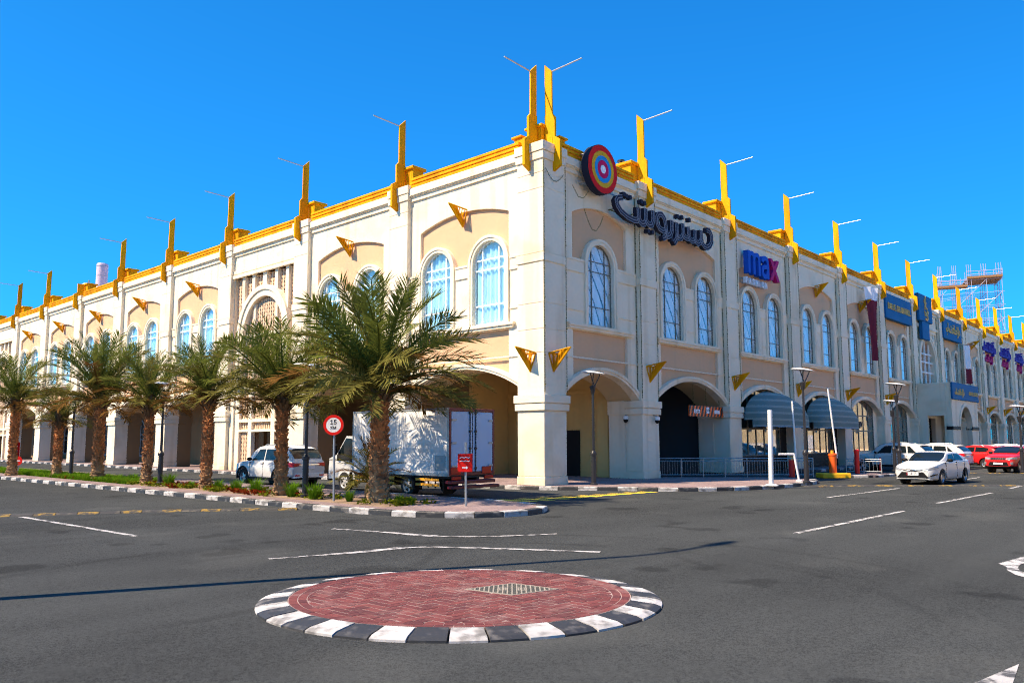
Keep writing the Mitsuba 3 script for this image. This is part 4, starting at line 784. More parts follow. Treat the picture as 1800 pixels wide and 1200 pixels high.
# ---------------------------------------------------------------- date palms
prng = np.random.default_rng(5)
def frond_mesh(L, a0, bend, n=56, dens=1.0):
    S = 22; t = np.linspace(0, 1, S + 1); ang = a0 - bend * t ** 1.5; step = L / S
    x = np.concatenate([[0], np.cumsum(np.cos((ang[1:] + ang[:-1]) / 2) * step)]); z = np.concatenate([[0], np.cumsum(np.sin((ang[1:] + ang[:-1]) / 2) * step)])
    sway = 0.12 * L * prng.normal() * t ** 2; P = np.stack([x, sway, z], 1)
    r = 0.030 * (1 - t) ** 0.7 + 0.004; v, f = [], []
    for i in range(S + 1):
        for k in range(4): v.append(P[i] + r[i] * np.array([0, math.cos(k * math.pi / 2) * 1.5, math.sin(k * math.pi / 2)]))
    for i in range(S):
        for k in range(4): a, b = i * 4 + k, i * 4 + (k + 1) % 4; f += [[a, b, b + 4], [a, b + 4, a + 4]]
    rach = trimesh.Trimesh(np.array(v), np.array(f), process=False)
    lv, lf = [], []
    for s in (-1, 1):
        for k in range(n):
            u = 0.16 + 0.84 * (k + 0.6 * prng.random()) / n; fi = u * S; i = min(int(fi), S - 1); p = P[i] + (P[i + 1] - P[i]) * (fi - i); T = P[i + 1] - P[i]; T /= np.linalg.norm(T)
            side = np.array([0, s, 0.0]); up = np.cross(T, [0, 1, 0]); up = up if up[2] > 0 else -up
            ll = (0.22 + 0.42 * math.sin(math.pi * min(1, 0.12 + 0.9 * (1 - abs(2 * (u - 0.42)) * 0.85))) ** 0.8) * (0.8 + 0.4 * prng.random()); ll = max(ll, 0.16) * L / 3.0
            fw = 0.55 + 0.75 * u + 0.25 * prng.normal(); vv = 0.38 + 0.22 * prng.normal()
            d = side + T * fw + up * vv * 0.8; d /= np.linalg.norm(d); sag = np.array([0, 0, -0.10 * ll])
            w = 0.018 * (0.8 + 0.4 * prng.random()); b = np.cross(d, up + 0.3 * prng.normal(size=3)); b /= np.linalg.norm(b)
            o = len(lv); lv += [p - b * w * 0.35, p + b * w * 0.35, p + d * ll * 0.55 + b * w + sag * 0.3, p + d * ll * 0.55 - b * w + sag * 0.3, p + d * ll + sag]
            lf += [[o, o + 1, o + 2], [o, o + 2, o + 3], [o + 3, o + 2, o + 4]]
    return rach, trimesh.Trimesh(np.array(lv), np.array(lf), process=False)
FR = []
for a0d, bend, L in ((84, 28, 3.0), (76, 40, 3.1), (66, 52, 3.2), (55, 62, 3.2), (43, 66, 3.1), (30, 66, 3.0), (17, 62, 2.7), (2, 52, 2.4)):
    vs = []
    for q in range(3):
        ra, lf = frond_mesh(L, math.radians(a0d), math.radians(bend))
        # one frond is one mesh: leaflets, with its midrib as a sub-part
        vs.append((ra, lf))
    FR.append(vs)
fr_cache = {}
def frond_dict(c, v, m):
    if (c, v, m) not in fr_cache: ra, lf = FR[c][v]; fr_cache[(c, v, m)] = shape(cat([lf, ra]), m)
    return fr_cache[(c, v, m)]
def trunk_mesh(h, r, bulge=0.0, seed=0):
    g = np.random.default_rng(seed); prof = [(0.001, -0.08), (r * 1.36, -0.08), (r * 1.22, 0.15), (r * 1.06, 0.5), (r * (1.0 + bulge), h * 0.42), (r * 0.96, h * 0.75), (r * 1.0, h), (r * 0.5, h + 0.35), (0.001, h + 0.4)]
    core = lathe(prof, 20); zs, rs = [p[1] for p in prof[1:7]], [p[0] for p in prof[1:7]]; ms = [core]; z, i = 0.02, 0
    while z < h - 0.05:
        for k in range(8):
            a = 2 * math.pi * (k + 0.5 * (i % 2) + 0.1 * i) / 8 + 0.10 * g.normal(); R = np.interp(z, zs, rs) - 0.02; ca, sa = math.cos(a), math.sin(a); w = 0.115 * R / 0.28 * (0.9 + 0.25 * g.random()); hh = 0.12 * (0.8 + 0.5 * g.random()); out = 0.085 * (0.7 + 0.7 * g.random()); zz = z + 0.03 * g.normal()
            E = lambda rr, ww, z_: (rr * ca - ww * sa, rr * sa + ww * ca, z_)
            ms.append(hull([E(R, -w, zz), E(R, w, zz), E(R - 0.03, 0, zz - 0.09), E(R + out, -w * 0.62, zz + hh), E(R + out, w * 0.62, zz + hh), E(R + out * 0.55, -w * 0.5, zz + hh * 1.12), E(R + out * 0.55, w * 0.5, zz + hh * 1.12), E(R - 0.02, 0, zz + hh)]))
        z += 0.13; i += 1
    return cat(ms)
def boss_mesh(h, r, seed):       # old leaf bases under the crown
    g = np.random.default_rng(seed); ms = []
    for i in range(70):
        a = i * 2.39996; z = h - 0.25 + 0.9 * i / 70; R = r * (1.12 - 0.5 * i / 70); l = 0.30 + 0.25 * g.random(); el = math.radians(50 + 25 * i / 70); d = np.array([math.cos(a) * math.cos(el), math.sin(a) * math.cos(el), math.sin(el)]); p = np.array([R * math.cos(a) * 0.8, R * math.sin(a) * 0.8, z]); s = np.array([-math.sin(a), math.cos(a), 0]) * 0.07
        e = p + d * l; ms.append(hull([p - s, p + s, p - s * 0.8 + [0, 0, 0.07], p + s * 0.8 + [0, 0, 0.07], e - s * 0.55, e + s * 0.55, e + [0, 0, 0.03]]))
    return cat(ms)
def palm(x, y, h, r, scale, nf, dry, label, rz=0.0, lean=(0, 0), skew=None, seed=1):
    k = key('date_palm'); tag(k, label, 'palm tree', 'date palms along the median'); g = np.random.default_rng(seed); M = tr(x, y, -0.04, rz); sh = np.eye(4); sh[0, 2], sh[1, 2] = lean; M = M @ sh
    part('trunk', k, trunk_mesh(h, r, 0.04, seed), 'bark', 25, M=M); part('leaf_base', k, boss_mesh(h, r, seed), 'bark_dark', M=M)
    for i in range(nf):
        q = (i + 0.5) / nf; az = i * 2.39996 + 0.25 * g.normal(); c = min(7, max(0, int(7.2 * q ** 0.92 + 0.6 * g.normal())))
        sc = scale * (0.86 + 0.22 * g.random()); zz = h + 0.62 - 0.55 * q
        m = 'frond_green' if q < 0.55 else ('frond_olive' if g.random() > dry * (q - 0.45) * 1.9 else 'frond_dry')
        if q > 0.15 and q < 0.6 and g.random() < 0.22: m = 'frond_olive'
        ca, sa = math.cos(az), math.sin(az); roll = 0.35 * g.normal(); cr, sr = math.cos(roll), math.sin(roll)
        Rz = np.array([[ca, -sa, 0], [sa, ca, 0], [0, 0, 1]]); Rx = np.array([[1, 0, 0], [0, cr, -sr], [0, sr, cr]]); F4 = np.eye(4); F4[:3, :3] = Rz @ Rx * sc; F4[:3, 3] = [0.10 * ca, 0.10 * sa, zz]
        put('frond', k, frond_dict(c, int(g.integers(3)), m), M @ F4)
palm(1.33, -9.66, 3.25, 0.255, 1.08, 86, 0.2, 'largest date palm with a thick brown trunk standing in front of the truck', 0.3, seed=3)
palm(-3.80, -9.98, 3.12, 0.185, 0.88, 70, 0.5, 'date palm beside the white parked car, second largest from the right', 1.3, lean=(-0.01, 0.0), seed=4)
palm(-9.15, -10.1, 3.35, 0.172, 0.74, 62, 0.6, 'date palm left of the white parked car before the lattice bay', 2.1, seed=5)
palm(-14.38, -10.24, 3.2, 0.165, 0.69, 60, 0.9, 'date palm with browned lower fronds left of the second median lamp', 3.3, seed=6)
palm(-19.85, -10.3, 3.6, 0.225, 0.98, 68, 0.7, 'stout date palm with high spreading fronds in the left part of the row', 4.4, lean=(0.012, 0.004), seed=7)
palm(-24.82, -10.55, 2.75, 0.18, 0.57, 42, 0.5, 'smallest date palm with a low crown near the left end', 5.2, seed=8)
palm(-28.9, -11.5, 3.7, 0.20, 0.85, 54, 0.6, 'date palm cut by the left edge of the view', 0.9, seed=9)

# ---------------------------------------------------------------- low planting
def blade_tuft(n, h, spread, w, g):
    v, f = [], []
    for i in range(n):
        a = g.random() * 6.283; r = spread * 0.35 * math.sqrt(g.random()); o = np.array([r * math.cos(a), r * math.sin(a), 0]); a2 = a + 0.8 * g.normal(); L = h * (0.55 + 0.6 * g.random()); d = np.array([math.cos(a2), math.sin(a2), 0]) * spread * (0.3 + 0.8 * g.random()); s = np.array([-math.sin(a2), math.cos(a2), 0]) * w
        k = len(v); v += [o - s, o + s, o + d * 0.45 + [0, 0, L * 0.7] - s * 0.8, o + d * 0.45 + [0, 0, L * 0.7] + s * 0.8, o + d + [0, 0, L]]; f += [[k, k + 1, k + 3], [k, k + 3, k + 2], [k + 2, k + 3, k + 4]]
    return trimesh.Trimesh(np.array(v), np.array(f), process=False)
def leafy(n, h, spread, g):
    v, f = [], []
    for i in range(n):
        c = np.array([g.normal() * spread * 0.4, g.normal() * spread * 0.4, h * (0.15 + 0.85 * g.random())]); d = g.normal(size=3); d /= np.linalg.norm(d); e = np.cross(d, g.normal(size=3)); e /= np.linalg.norm(e); l = 0.05 + 0.04 * g.random()
        k = len(v); v += [c - d * l, c + e * l * 0.45, c + d * l, c - e * l * 0.45]; f += [[k, k + 1, k + 2], [k, k + 2, k + 3]]
    return trimesh.Trimesh(np.array(v), np.array(f), process=False)
g = np.random.default_rng(21)
tufts = [shape(blade_tuft(150, 0.42, 0.30, 0.010, g), 'grass') for _ in range(3)]; shrubs = [shape(leafy(220, 0.30, 0.35, g), m) for m in ('shrub', 'grass', 'shrub')]; reds = [shape(leafy(160, 0.20, 0.35, g), 'redleaf')]
TU = [(-16.6, -9.9, 1.0, 'bright green grass clump left of the palm with browned fronds'), (-12.9, -9.9, 1.25, 'bright green grass clump at the foot of the second median lamp'), (-10.6, -10.0, 0.7, 'small grass clump between the second lamp and the third palm'), (-8.2, -10.05, 1.0, 'grass clump at the right foot of the palm before the lattice bay'), (-6.9, -10.0, 1.1, 'grass clump before the front wheel of the white parked car'), (-5.4, -10.05, 1.3, 'grass clump left of the palm beside the white parked car'), (-2.75, -10.2, 1.2, 'grass clump just left of the lamp beside the truck'), (-1.25, -10.3, 1.3, 'wide grass clump between the lamp and the speed sign'), (0.42, -10.1, 0.85, 'grass clump just right of the speed sign pole'), (2.4, -9.7, 0.7, 'yellow green grass clump right of the largest palm'), (2.85, -9.6, 0.55, 'small grass clump second right of the largest palm'), (-18.2, -10.0, 0.8, 'grass clump right of the stout palm'), (-21.2, -10.1, 0.8, 'grass clump left of the stout palm')]
for i, (x, y, s, lab) in enumerate(TU):
    k = key('grass_clump'); scene[k] = {**tufts[i % 3], 'to_world': M4(tr(x, y, -0.04, i) @ np.diag([s, s, s, 1]))}; tag(k, lab, 'plant', 'grass clumps in the planting bed')
parts_low = []
for n_, src, cnt, lo, hi, lab, m in (('ground_cover', None, 150, -44, 3.2, 'low yellow green ground cover plants along the planting bed', 'shrub'), ('red_ground_cover', None, 46, -24, -2, 'low reddish ground cover plants along the planting bed', 'redleaf'), ('lawn', None, 2200, -45, -15, 'strip of bright green grass under the left palms', 'grass')):
    ms = []
    for i in range(cnt):
        x = lo + (hi - lo) * g.random(); y = -10.8 + 1.7 * g.random() if n_ != 'lawn' else -10.85 + 1.8 * g.random()
        b = leafy(40, 0.16, 0.26, g) if n_ != 'lawn' else blade_tuft(14, 0.26, 0.18, 0.009, g)
        ms.append(shift(b, x, y, -0.04))
    scene[n_] = shape(cat(ms), m); tag(n_, lab, 'ground cover', kind='stuff')
# the little cycad by the speed sign
k = key('small_palm_shrub'); tag(k, 'small yellow green spiky palm shrub behind the speed sign', 'shrub')
part('stem', k, lathe([(0.001, -0.05), (0.2, -0.05), (0.22, 0.25), (0.16, 0.5), (0.001, 0.55)], 12), 'bark_dark', 30, M=tr(0.35, -9.2))
for i in range(34):
    c = (0, 2, 3, 4, 5, 6)[i % 6]; F4 = np.eye(4); az = i * 2.39996; ca, sa = math.cos(az), math.sin(az); s = 0.46 * (0.85 + 0.3 * g.random()); F4[:3, :3] = np.array([[ca, -sa, 0], [sa, ca, 0], [0, 0, 1]]) * s; F4[:3, 3] = [0.35, -9.2, 0.48]
    put('frond', k, frond_dict(c, i % 3, 'frond_olive' if i % 3 else 'frond_dry'), F4)

# ---------------------------------------------------------------- vehicles
from scipy.interpolate import PchipInterpolator
def loft(rings, caps=True):
    R = np.array(rings); n, m = R.shape[:2]; v = R.reshape(-1, 3); i, j = np.meshgrid(np.arange(n - 1), np.arange(m), indexing='ij'); a = (i * m + j).ravel(); b = (i * m + (j + 1) % m).ravel()
    f = [np.stack([a, b, b + m], 1), np.stack([a, b + m, a + m], 1)]
    if caps:
        v = np.vstack([v, [R[0].mean(0)], [R[-1].mean(0)]]); k = np.arange(m); f += [np.stack([(k + 1) % m, k, k * 0 + n * m], 1), np.stack([(n - 1) * m + k, (n - 1) * m + (k + 1) % m, k * 0 + n * m + 1], 1)]
    t = trimesh.Trimesh(v, np.vstack(f), process=True); t.fix_normals(); return t
def wheel(parent, M, x, y, R, wdt, m='alloy'):
    s = 1 if y > 0 else -1; prof = [(R * 0.60, -wdt / 2), (R * 0.93, -wdt / 2), (R, -wdt / 2 + 0.04), (R, wdt / 2 - 0.04), (R * 0.93, wdt / 2), (R * 0.60, wdt / 2)]
    Mx = M @ tr(x, y - s * wdt / 2, R) @ np.array([[1, 0, 0, 0], [0, 0, -1 * -s * -1, 0], [0, 1, 0, 0], [0, 0, 0, 1.0]])
    w = part('wheel', parent, lathe(prof, 26), 'tyre', 30, M=Mx)
    o = -s * -1 * 0; zf = -wdt / 2 + 0.03; ms = [lathe([(R * 0.60, -wdt / 2 + 0.015), (R * 0.64, -wdt / 2 - 0.004), (R * 0.56, -wdt / 2 + 0.02), (R * 0.54, -wdt / 2 + 0.08)], 26), lathe([(0.001, zf - 0.02), (R * 0.12, zf - 0.01), (R * 0.13, zf + 0.03)], 14)]
    for q in range(5):
        a = q * 2 * math.pi / 5; ms.append(moved(hull([(R * 0.08, -0.045, zf), (R * 0.08, 0.045, zf), (R * 0.60, -0.055, zf + 0.01), (R * 0.60, 0.055, zf + 0.01), (R * 0.08, -0.03, zf + 0.03), (R * 0.60, 0.03, zf + 0.04)]), tr(rz=a)))
    part('rim', w, cat(ms), m, 30, M=Mx); part('disc', w, cyl((0, 0, zf + 0.06), (0, 0, zf + 0.07), R * 0.6, n=20), 'black_plastic', M=Mx)
def car(name, label, group, M, P, paintm):
    k = key(name); tag(k, label, P.get('cat', 'car'), group)
    top, bot, wid = (PchipInterpolator(*np.array(sorted(P[n_])).T) for n_ in ('top', 'bot', 'wid')); X0, X1 = P['x']
    xs = np.concatenate([[X0], X0 + np.array([0.02, 0.07, 0.16, 0.3]), np.linspace(X0 + 0.45, X1 - 0.45, 18), X1 - np.array([0.3, 0.16, 0.07, 0.02]), [X1]]); rings = []
    sh = P.get('shoulder', 0.16)
    for x in xs:
        zt, zb, w = float(top(x)), float(bot(x)), float(wid(x)); h = zt - zb
        half = [(0, zb), (w * 0.82, zb), (w * 0.95, zb + 0.05), (w * 0.985, zb + 0.25 * h), (w, zb + 0.52 * h), (w * 0.985, zt - min(sh, 0.36 * h)), (w * 0.945, zt - 0.06 * min(1, h)), (w * 0.86, zt - 0.012), (w * 0.5, zt + 0.012), (0, zt + 0.02)]
        rings.append([(x, y, z) for y, z in half] + [(x, -y, z) for y, z in half[-2:0:-1]])
    body = loft(rings)
    R = P['R']; cut = []
    for wx in P['axles']:
        for s in (-1, 1): cut.append(cyl((wx, s * (P['hw'] + 0.2), R + 0.0), (wx, s * (P['hw'] - 0.28), R), R + P.get('gap', 0.07), n=28))
    try:
        body = trimesh.boolean.difference([body] + [trimesh.Trimesh(c.vertices, c.faces, process=True) for c in cut], engine='manifold')
    except Exception: pass
    part('body', k, body, paintm, 28, M=M)
    for n_, vol, m, off in P.get('conf', []):       # lamps and grilles that follow the body's surface
        b2 = loft(rings); b2 = trimesh.Trimesh(b2.vertices + b2.vertex_normals * off, b2.faces, process=True)
        try: q = trimesh.boolean.intersection([b2, trimesh.Trimesh(vol.vertices, vol.faces, process=True)], engine='manifold')
        except Exception: continue
        if len(q.faces): part(n_, k, q, m, 28, M=M)
    for wx in P['axles']:
        for s in (-1, 1):
            part('wheel_arch', k, cat([cyl((wx, s * (P['hw'] - 0.27), R), (wx, s * (P['hw'] - 0.30), R), R + 0.06, n=20)] + ([arch_trim(wx, s, R, P)] if P.get('clad') else [])), 'black_plastic', M=M); wheel(k, M, wx, s * (P['hw'] - 0.03), R, 0.23)
    # cabin
    cx, cz, bx_, rx = P['cab']; roof = PchipInterpolator(*np.array(sorted(P['roof'])).T); base = lambda x: float(top(np.clip(x, X0 + 0.2, X1 - 0.2))) - 0.05
    xa, xb = P['roof'][-1][0], P['roof'][0][0]; xa, xb = min(xa, xb), max(xa, xb); wb, wt = P['hw'] * 0.93, P['hw'] * P.get('tumble', 0.74)
    rr = P['roof_z']; xg = np.linspace(xa, xb, 30); rings = []
    def sec(x):
        zr, zb = float(roof(x)), base(x); zr = max(zr, zb + 0.012); q = min(1, (zr - zb) / (rr - zb)); w2 = wb + (wt - wb) * q; tp = min(1.0, 0.84 + 0.16 * min(1, abs(x - xb) / 0.5, abs(x - xa) / 0.35)); return zr, zb, wb * tp, w2 * tp
    for x in xg:
        zr, zb, w1, w2 = sec(x); h = zr - zb; half = [(0, zb - 0.02), (w1, zb - 0.02), (w1 + (w2 - w1) * 0.85, zb + 0.82 * h), (w2 * 0.95, zb + 0.95 * h), (w2 * 0.6, zr), (0, zr + 0.012)]
        rings.append([(x, y, z) for y, z in half] + [(x, -y, z) for y, z in half[-2:0:-1]])
    part('cabin', k, loft(rings), paintm, 28, M=M)
    def patch(f, nu, nv, m, nm, lab=None):
        U, V = np.meshgrid(np.linspace(0, 1, nu), np.linspace(0, 1, nv)); v = np.array([f(u, t) for u, t in zip(U.ravel(), V.ravel())]); i, j = np.meshgrid(np.arange(nv - 1), np.arange(nu - 1), indexing='ij'); a = (i * nu + j).ravel()
        return part(nm, k, trimesh.Trimesh(v, np.vstack([np.stack([a, a + 1, a + nu + 1], 1), np.stack([a, a + nu + 1, a + nu], 1)]), process=False), m, True, M=M)
    def glassrow(x0, x1, nm):
        def f(u, t):
            x = x0 + (x1 - x0) * t; zr, zb, w1, w2 = sec(x); s = (u - 0.5) * 2; h = zr - zb; e = abs(s); y = s * (w2 * 0.93 if h > 0.05 else w1 * 0.93); z = zr + 0.012 - 0.05 * h * max(0, (e - 0.6) / 0.4) - 0.012 * e; return (x + (0.014 if nm == 'windscreen' else -0.014), y, z + 0.016)
        patch(f, 11, 10, 'car_glass', nm)
    glassrow(*P['ws'], 'windscreen'); glassrow(*P['rw'], 'rear_window')
    for s in (-1, 1):
        for (xa_, xb_, xc_, xd_) in P['side']:        # bottom front, bottom rear, top rear, top front
            def f(u, t, s=s, q=(xa_, xb_, xc_, xd_)):
                x = (q[0] + (q[1] - q[0]) * u) * (1 - t) + (q[3] + (q[2] - q[3]) * u) * t; zr, zb, w1, w2 = sec(x); h = zr - zb; tt = 0.10 + 0.66 * t; return (x, s * (w1 + (w2 - w1) * tt / 0.97 + 0.012), zb + h * tt)
            patch(f, 6, 4, 'car_glass', 'side_window')
    for n_, ms, m in P['bits']():
        for q in (ms if isinstance(ms, list) else [ms]): part(n_, k, q, m, 30, M=M)
    return k
def arch_trim(wx, s, R, P):
    t = np.linspace(-0.15, math.pi + 0.15, 18); ro, ri = R + 0.13, R + 0.05; q = Polygon([(wx + ro * math.cos(a), R + ro * math.sin(a)) for a in t] + [(wx + ri * math.cos(a), R + ri * math.sin(a)) for a in t[::-1]]); m = extr(q, 0, 0.04)
    return trimesh.Trimesh(m.vertices[:, [0, 2, 1]] * [1, s, 1] + [0, s * (P['hw'] - 0.015), 0], m.faces, process=False)
def ell(c, r, n=2): m = trimesh.creation.icosphere(n); m.vertices = m.vertices * r + c; return m
def both(f): return [f(1), f(-1)]
def hand(x, y, z): return both(lambda s: cbx(x - 0.09, x + 0.09, s * y - 0.02, s * y + 0.02, z, z + 0.03, 0.008))
def seams(P, xs, z0, z1): return [bx(x - 0.006, x + 0.006, s * (P['hw'] - 0.06) - 0.055, s * (P['hw'] - 0.06) + 0.062, z0, z1) for x in xs for s in (1, -1)]
def mirrors(x, y, z): return both(lambda s: cat([ell((x, s * (y + 0.10), z), (0.08, 0.13, 0.08)), bx(x - 0.03, x + 0.03, s * y - 0.04, s * y + 0.04, z - 0.05, z - 0.01)]))
SED = dict(cat='car', x=(-2.42, 2.42), hw=0.91, R=0.33, axles=(1.40, -1.38), top=[(2.42, 0.66), (2.36, 0.76), (2.1, 0.86), (1.5, 0.97), (0.95, 1.04), (0, 1.05), (-1.0, 1.08), (-1.9, 1.10), (-2.25, 1.07), (-2.42, 0.95)], bot=[(2.42, 0.30), (2.2, 0.22), (1.5, 0.19), (-1.5, 0.19), (-2.2, 0.26), (-2.42, 0.36)], wid=[(2.42, 0.66), (2.34, 0.76), (2.1, 0.86), (1.6, 0.905), (0, 0.91), (-1.6, 0.905), (-2.2, 0.84), (-2.42, 0.72)],
           cab=(0, 0, 0, 0), roof=[(1.15, 1.01), (0.7, 1.20), (0.28, 1.405), (0.0, 1.45), (-0.5, 1.47), (-1.0, 1.44), (-1.35, 1.33), (-1.75, 1.18), (-2.0, 1.08)], roof_z=1.47, ws=(1.08, 0.26), rw=(-1.92, -1.12), side=[(0.72, -0.30, -0.33, 0.22), (-0.38, -1.35, -1.05, -0.40)])
def sed_bits():
    P = SED
    return [
            ('badge', cat([ell((2.435, 0, 0.66), (0.015, 0.11, 0.055), 1)] + both(lambda s: hull([(2.428, s * 0.08, 0.675), (2.44, s * 0.08, 0.65), (2.40, s * 0.47, 0.70), (2.428, s * 0.47, 0.685)]))), 'chrome'),
            ('grille_bar', cat([cbx(2.432, 2.444, -w_, w_, z, z + 0.010, 0.003) for z, w_ in ((0.36, 0.58), (0.41, 0.55), (0.46, 0.52), (0.51, 0.49))]), 'black_metal'),
            ('lip', hull([(2.40, -0.70, 0.30), (2.40, 0.70, 0.30), (2.45, -0.5, 0.29), (2.45, 0.5, 0.29), (2.40, -0.70, 0.25), (2.40, 0.7, 0.25), (2.2, -0.8, 0.24), (2.2, 0.8, 0.24)]), 'car_white'),
            ('number_plate', cbx(2.425, 2.45, -0.20, 0.26, 0.43, 0.56, 0.004), 'sign_white'), ('plate_band', cbx(2.425, 2.452, -0.26, -0.19, 0.43, 0.56, 0.003), 'maroon_paint'), ('plate_text', moved(shift(txt('48215', 0.07, 0, -0.03, 0.3), 0, 0, 0), np.array([[0, 0, 1, 2.4505], [1, 0, 0, 0.03], [0, 1, 0, 0.50], [0, 0, 0, 1.0]])), 'sign_black'),
            ('door_handle', hand(-0.25, 0.905, 0.90) + hand(-1.25, 0.905, 0.92), 'car_white'), ('door_seam', seams(P, (0.95, -0.34, -1.32), 0.32, 1.0), 'black_plastic'), ('mirror', mirrors(0.72, 0.90, 1.08), 'black_plastic')]
def frontal(pts, x0, x1, s=1):        # (y, z) outline seen from the front or back, as a prism along the car
    m = extr(Polygon([(s * y, z) for y, z in pts]).buffer(0), x0, x1); return trimesh.Trimesh(m.vertices[:, [2, 0, 1]], m.faces, process=False)
SED['conf'] = [('headlight', frontal([(0.46, 0.70), (0.50, 0.645), (0.72, 0.67), (0.95, 0.76), (0.95, 0.87), (0.76, 0.80)], 1.80, 2.7, s_), 'lamp_lens', 0.012) for s_ in (1, -1)] + [
    ('grille', frontal([(-0.48, 0.705), (0.48, 0.705), (0.40, 0.65), (0.12, 0.60), (-0.12, 0.60), (-0.40, 0.65)], 2.1, 2.7), 'black_plastic', 0.010),
    ('lower_grille', frontal([(-0.46, 0.575), (0.46, 0.575), (0.68, 0.33), (0.60, 0.315), (-0.60, 0.315), (-0.68, 0.33)], 2.1, 2.7), 'black_plastic', 0.010)] + [
    ('fog_light', frontal([(0.72, 0.43), (0.88, 0.50), (0.88, 0.45), (0.74, 0.385)], 1.9, 2.7, s_), 'black_plastic', 0.012) for s_ in (1, -1)] + [
    ('tail_light', frontal([(0.50, 0.96), (0.50, 0.84), (0.95, 0.82), (0.95, 1.02)], -2.7, -2.02, s_), 'tail_red', 0.012) for s_ in (1, -1)] + [
    ('sill', frontal([(0.80, 0.18), (0.96, 0.18), (0.96, 0.245), (0.80, 0.245)], -1.0, 1.05, s_), 'black_plastic', 0.008) for s_ in (1, -1)]
SED['bits'] = sed_bits
car('saloon_car', 'white saloon car driving towards the viewer on the road', None, tr(10.72, 15.5, RZ, -math.pi / 2 - 0.10), SED, 'car_white')
def suv(L, W_, H, clad=True):
    h = L / 2; P = dict(cat='car', x=(-h, h), hw=W_ / 2, R=0.38 if H > 1.7 else 0.34, axles=(h - 0.92, -h + 0.98), clad=clad, tumble=0.80, shoulder=0.2,
        top=[(h, 0.78), (h - 0.06, 0.90), (h - 0.35, 1.04), (h - 1.0, 1.12), (h - 1.3, 1.14), (0, 1.14), (-h + 0.3, 1.16), (-h + 0.05, 1.14), (-h, 1.05)], bot=[(h, 0.40), (h - 0.3, 0.30), (0, 0.28), (-h + 0.3, 0.34), (-h, 0.46)], wid=[(h, W_ * 0.37), (h - 0.08, W_ * 0.42), (h - 0.35, W_ * 0.475), (h - 0.8, W_ * 0.5), (-h + 0.5, W_ * 0.5), (-h + 0.1, W_ * 0.465), (-h, W_ * 0.43)],
        roof=[(h - 1.05, 1.12), (h - 1.3, 1.27), (h - 1.75, H - 0.16), (h - 2.05, H - 0.045), (h - 2.7, H), (-h + 1.35, H - 0.035), (-h + 0.75, H - 0.10), (-h + 0.42, H - 0.24), (-h + 0.16, 1.30), (-h + 0.05, 1.14)], roof_z=H, ws=(h - 1.14, h - 2.02), rw=(-h + 0.12, -h + 0.52), side=[(h - 1.62, h - 2.55, h - 2.6, h - 2.12), (h - 2.65, h - 3.5, h - 3.45, h - 2.70), (h - 3.6, -h + 0.62, -h + 1.05, h - 3.55)], cab=(0, 0, 0, 0))
    return P
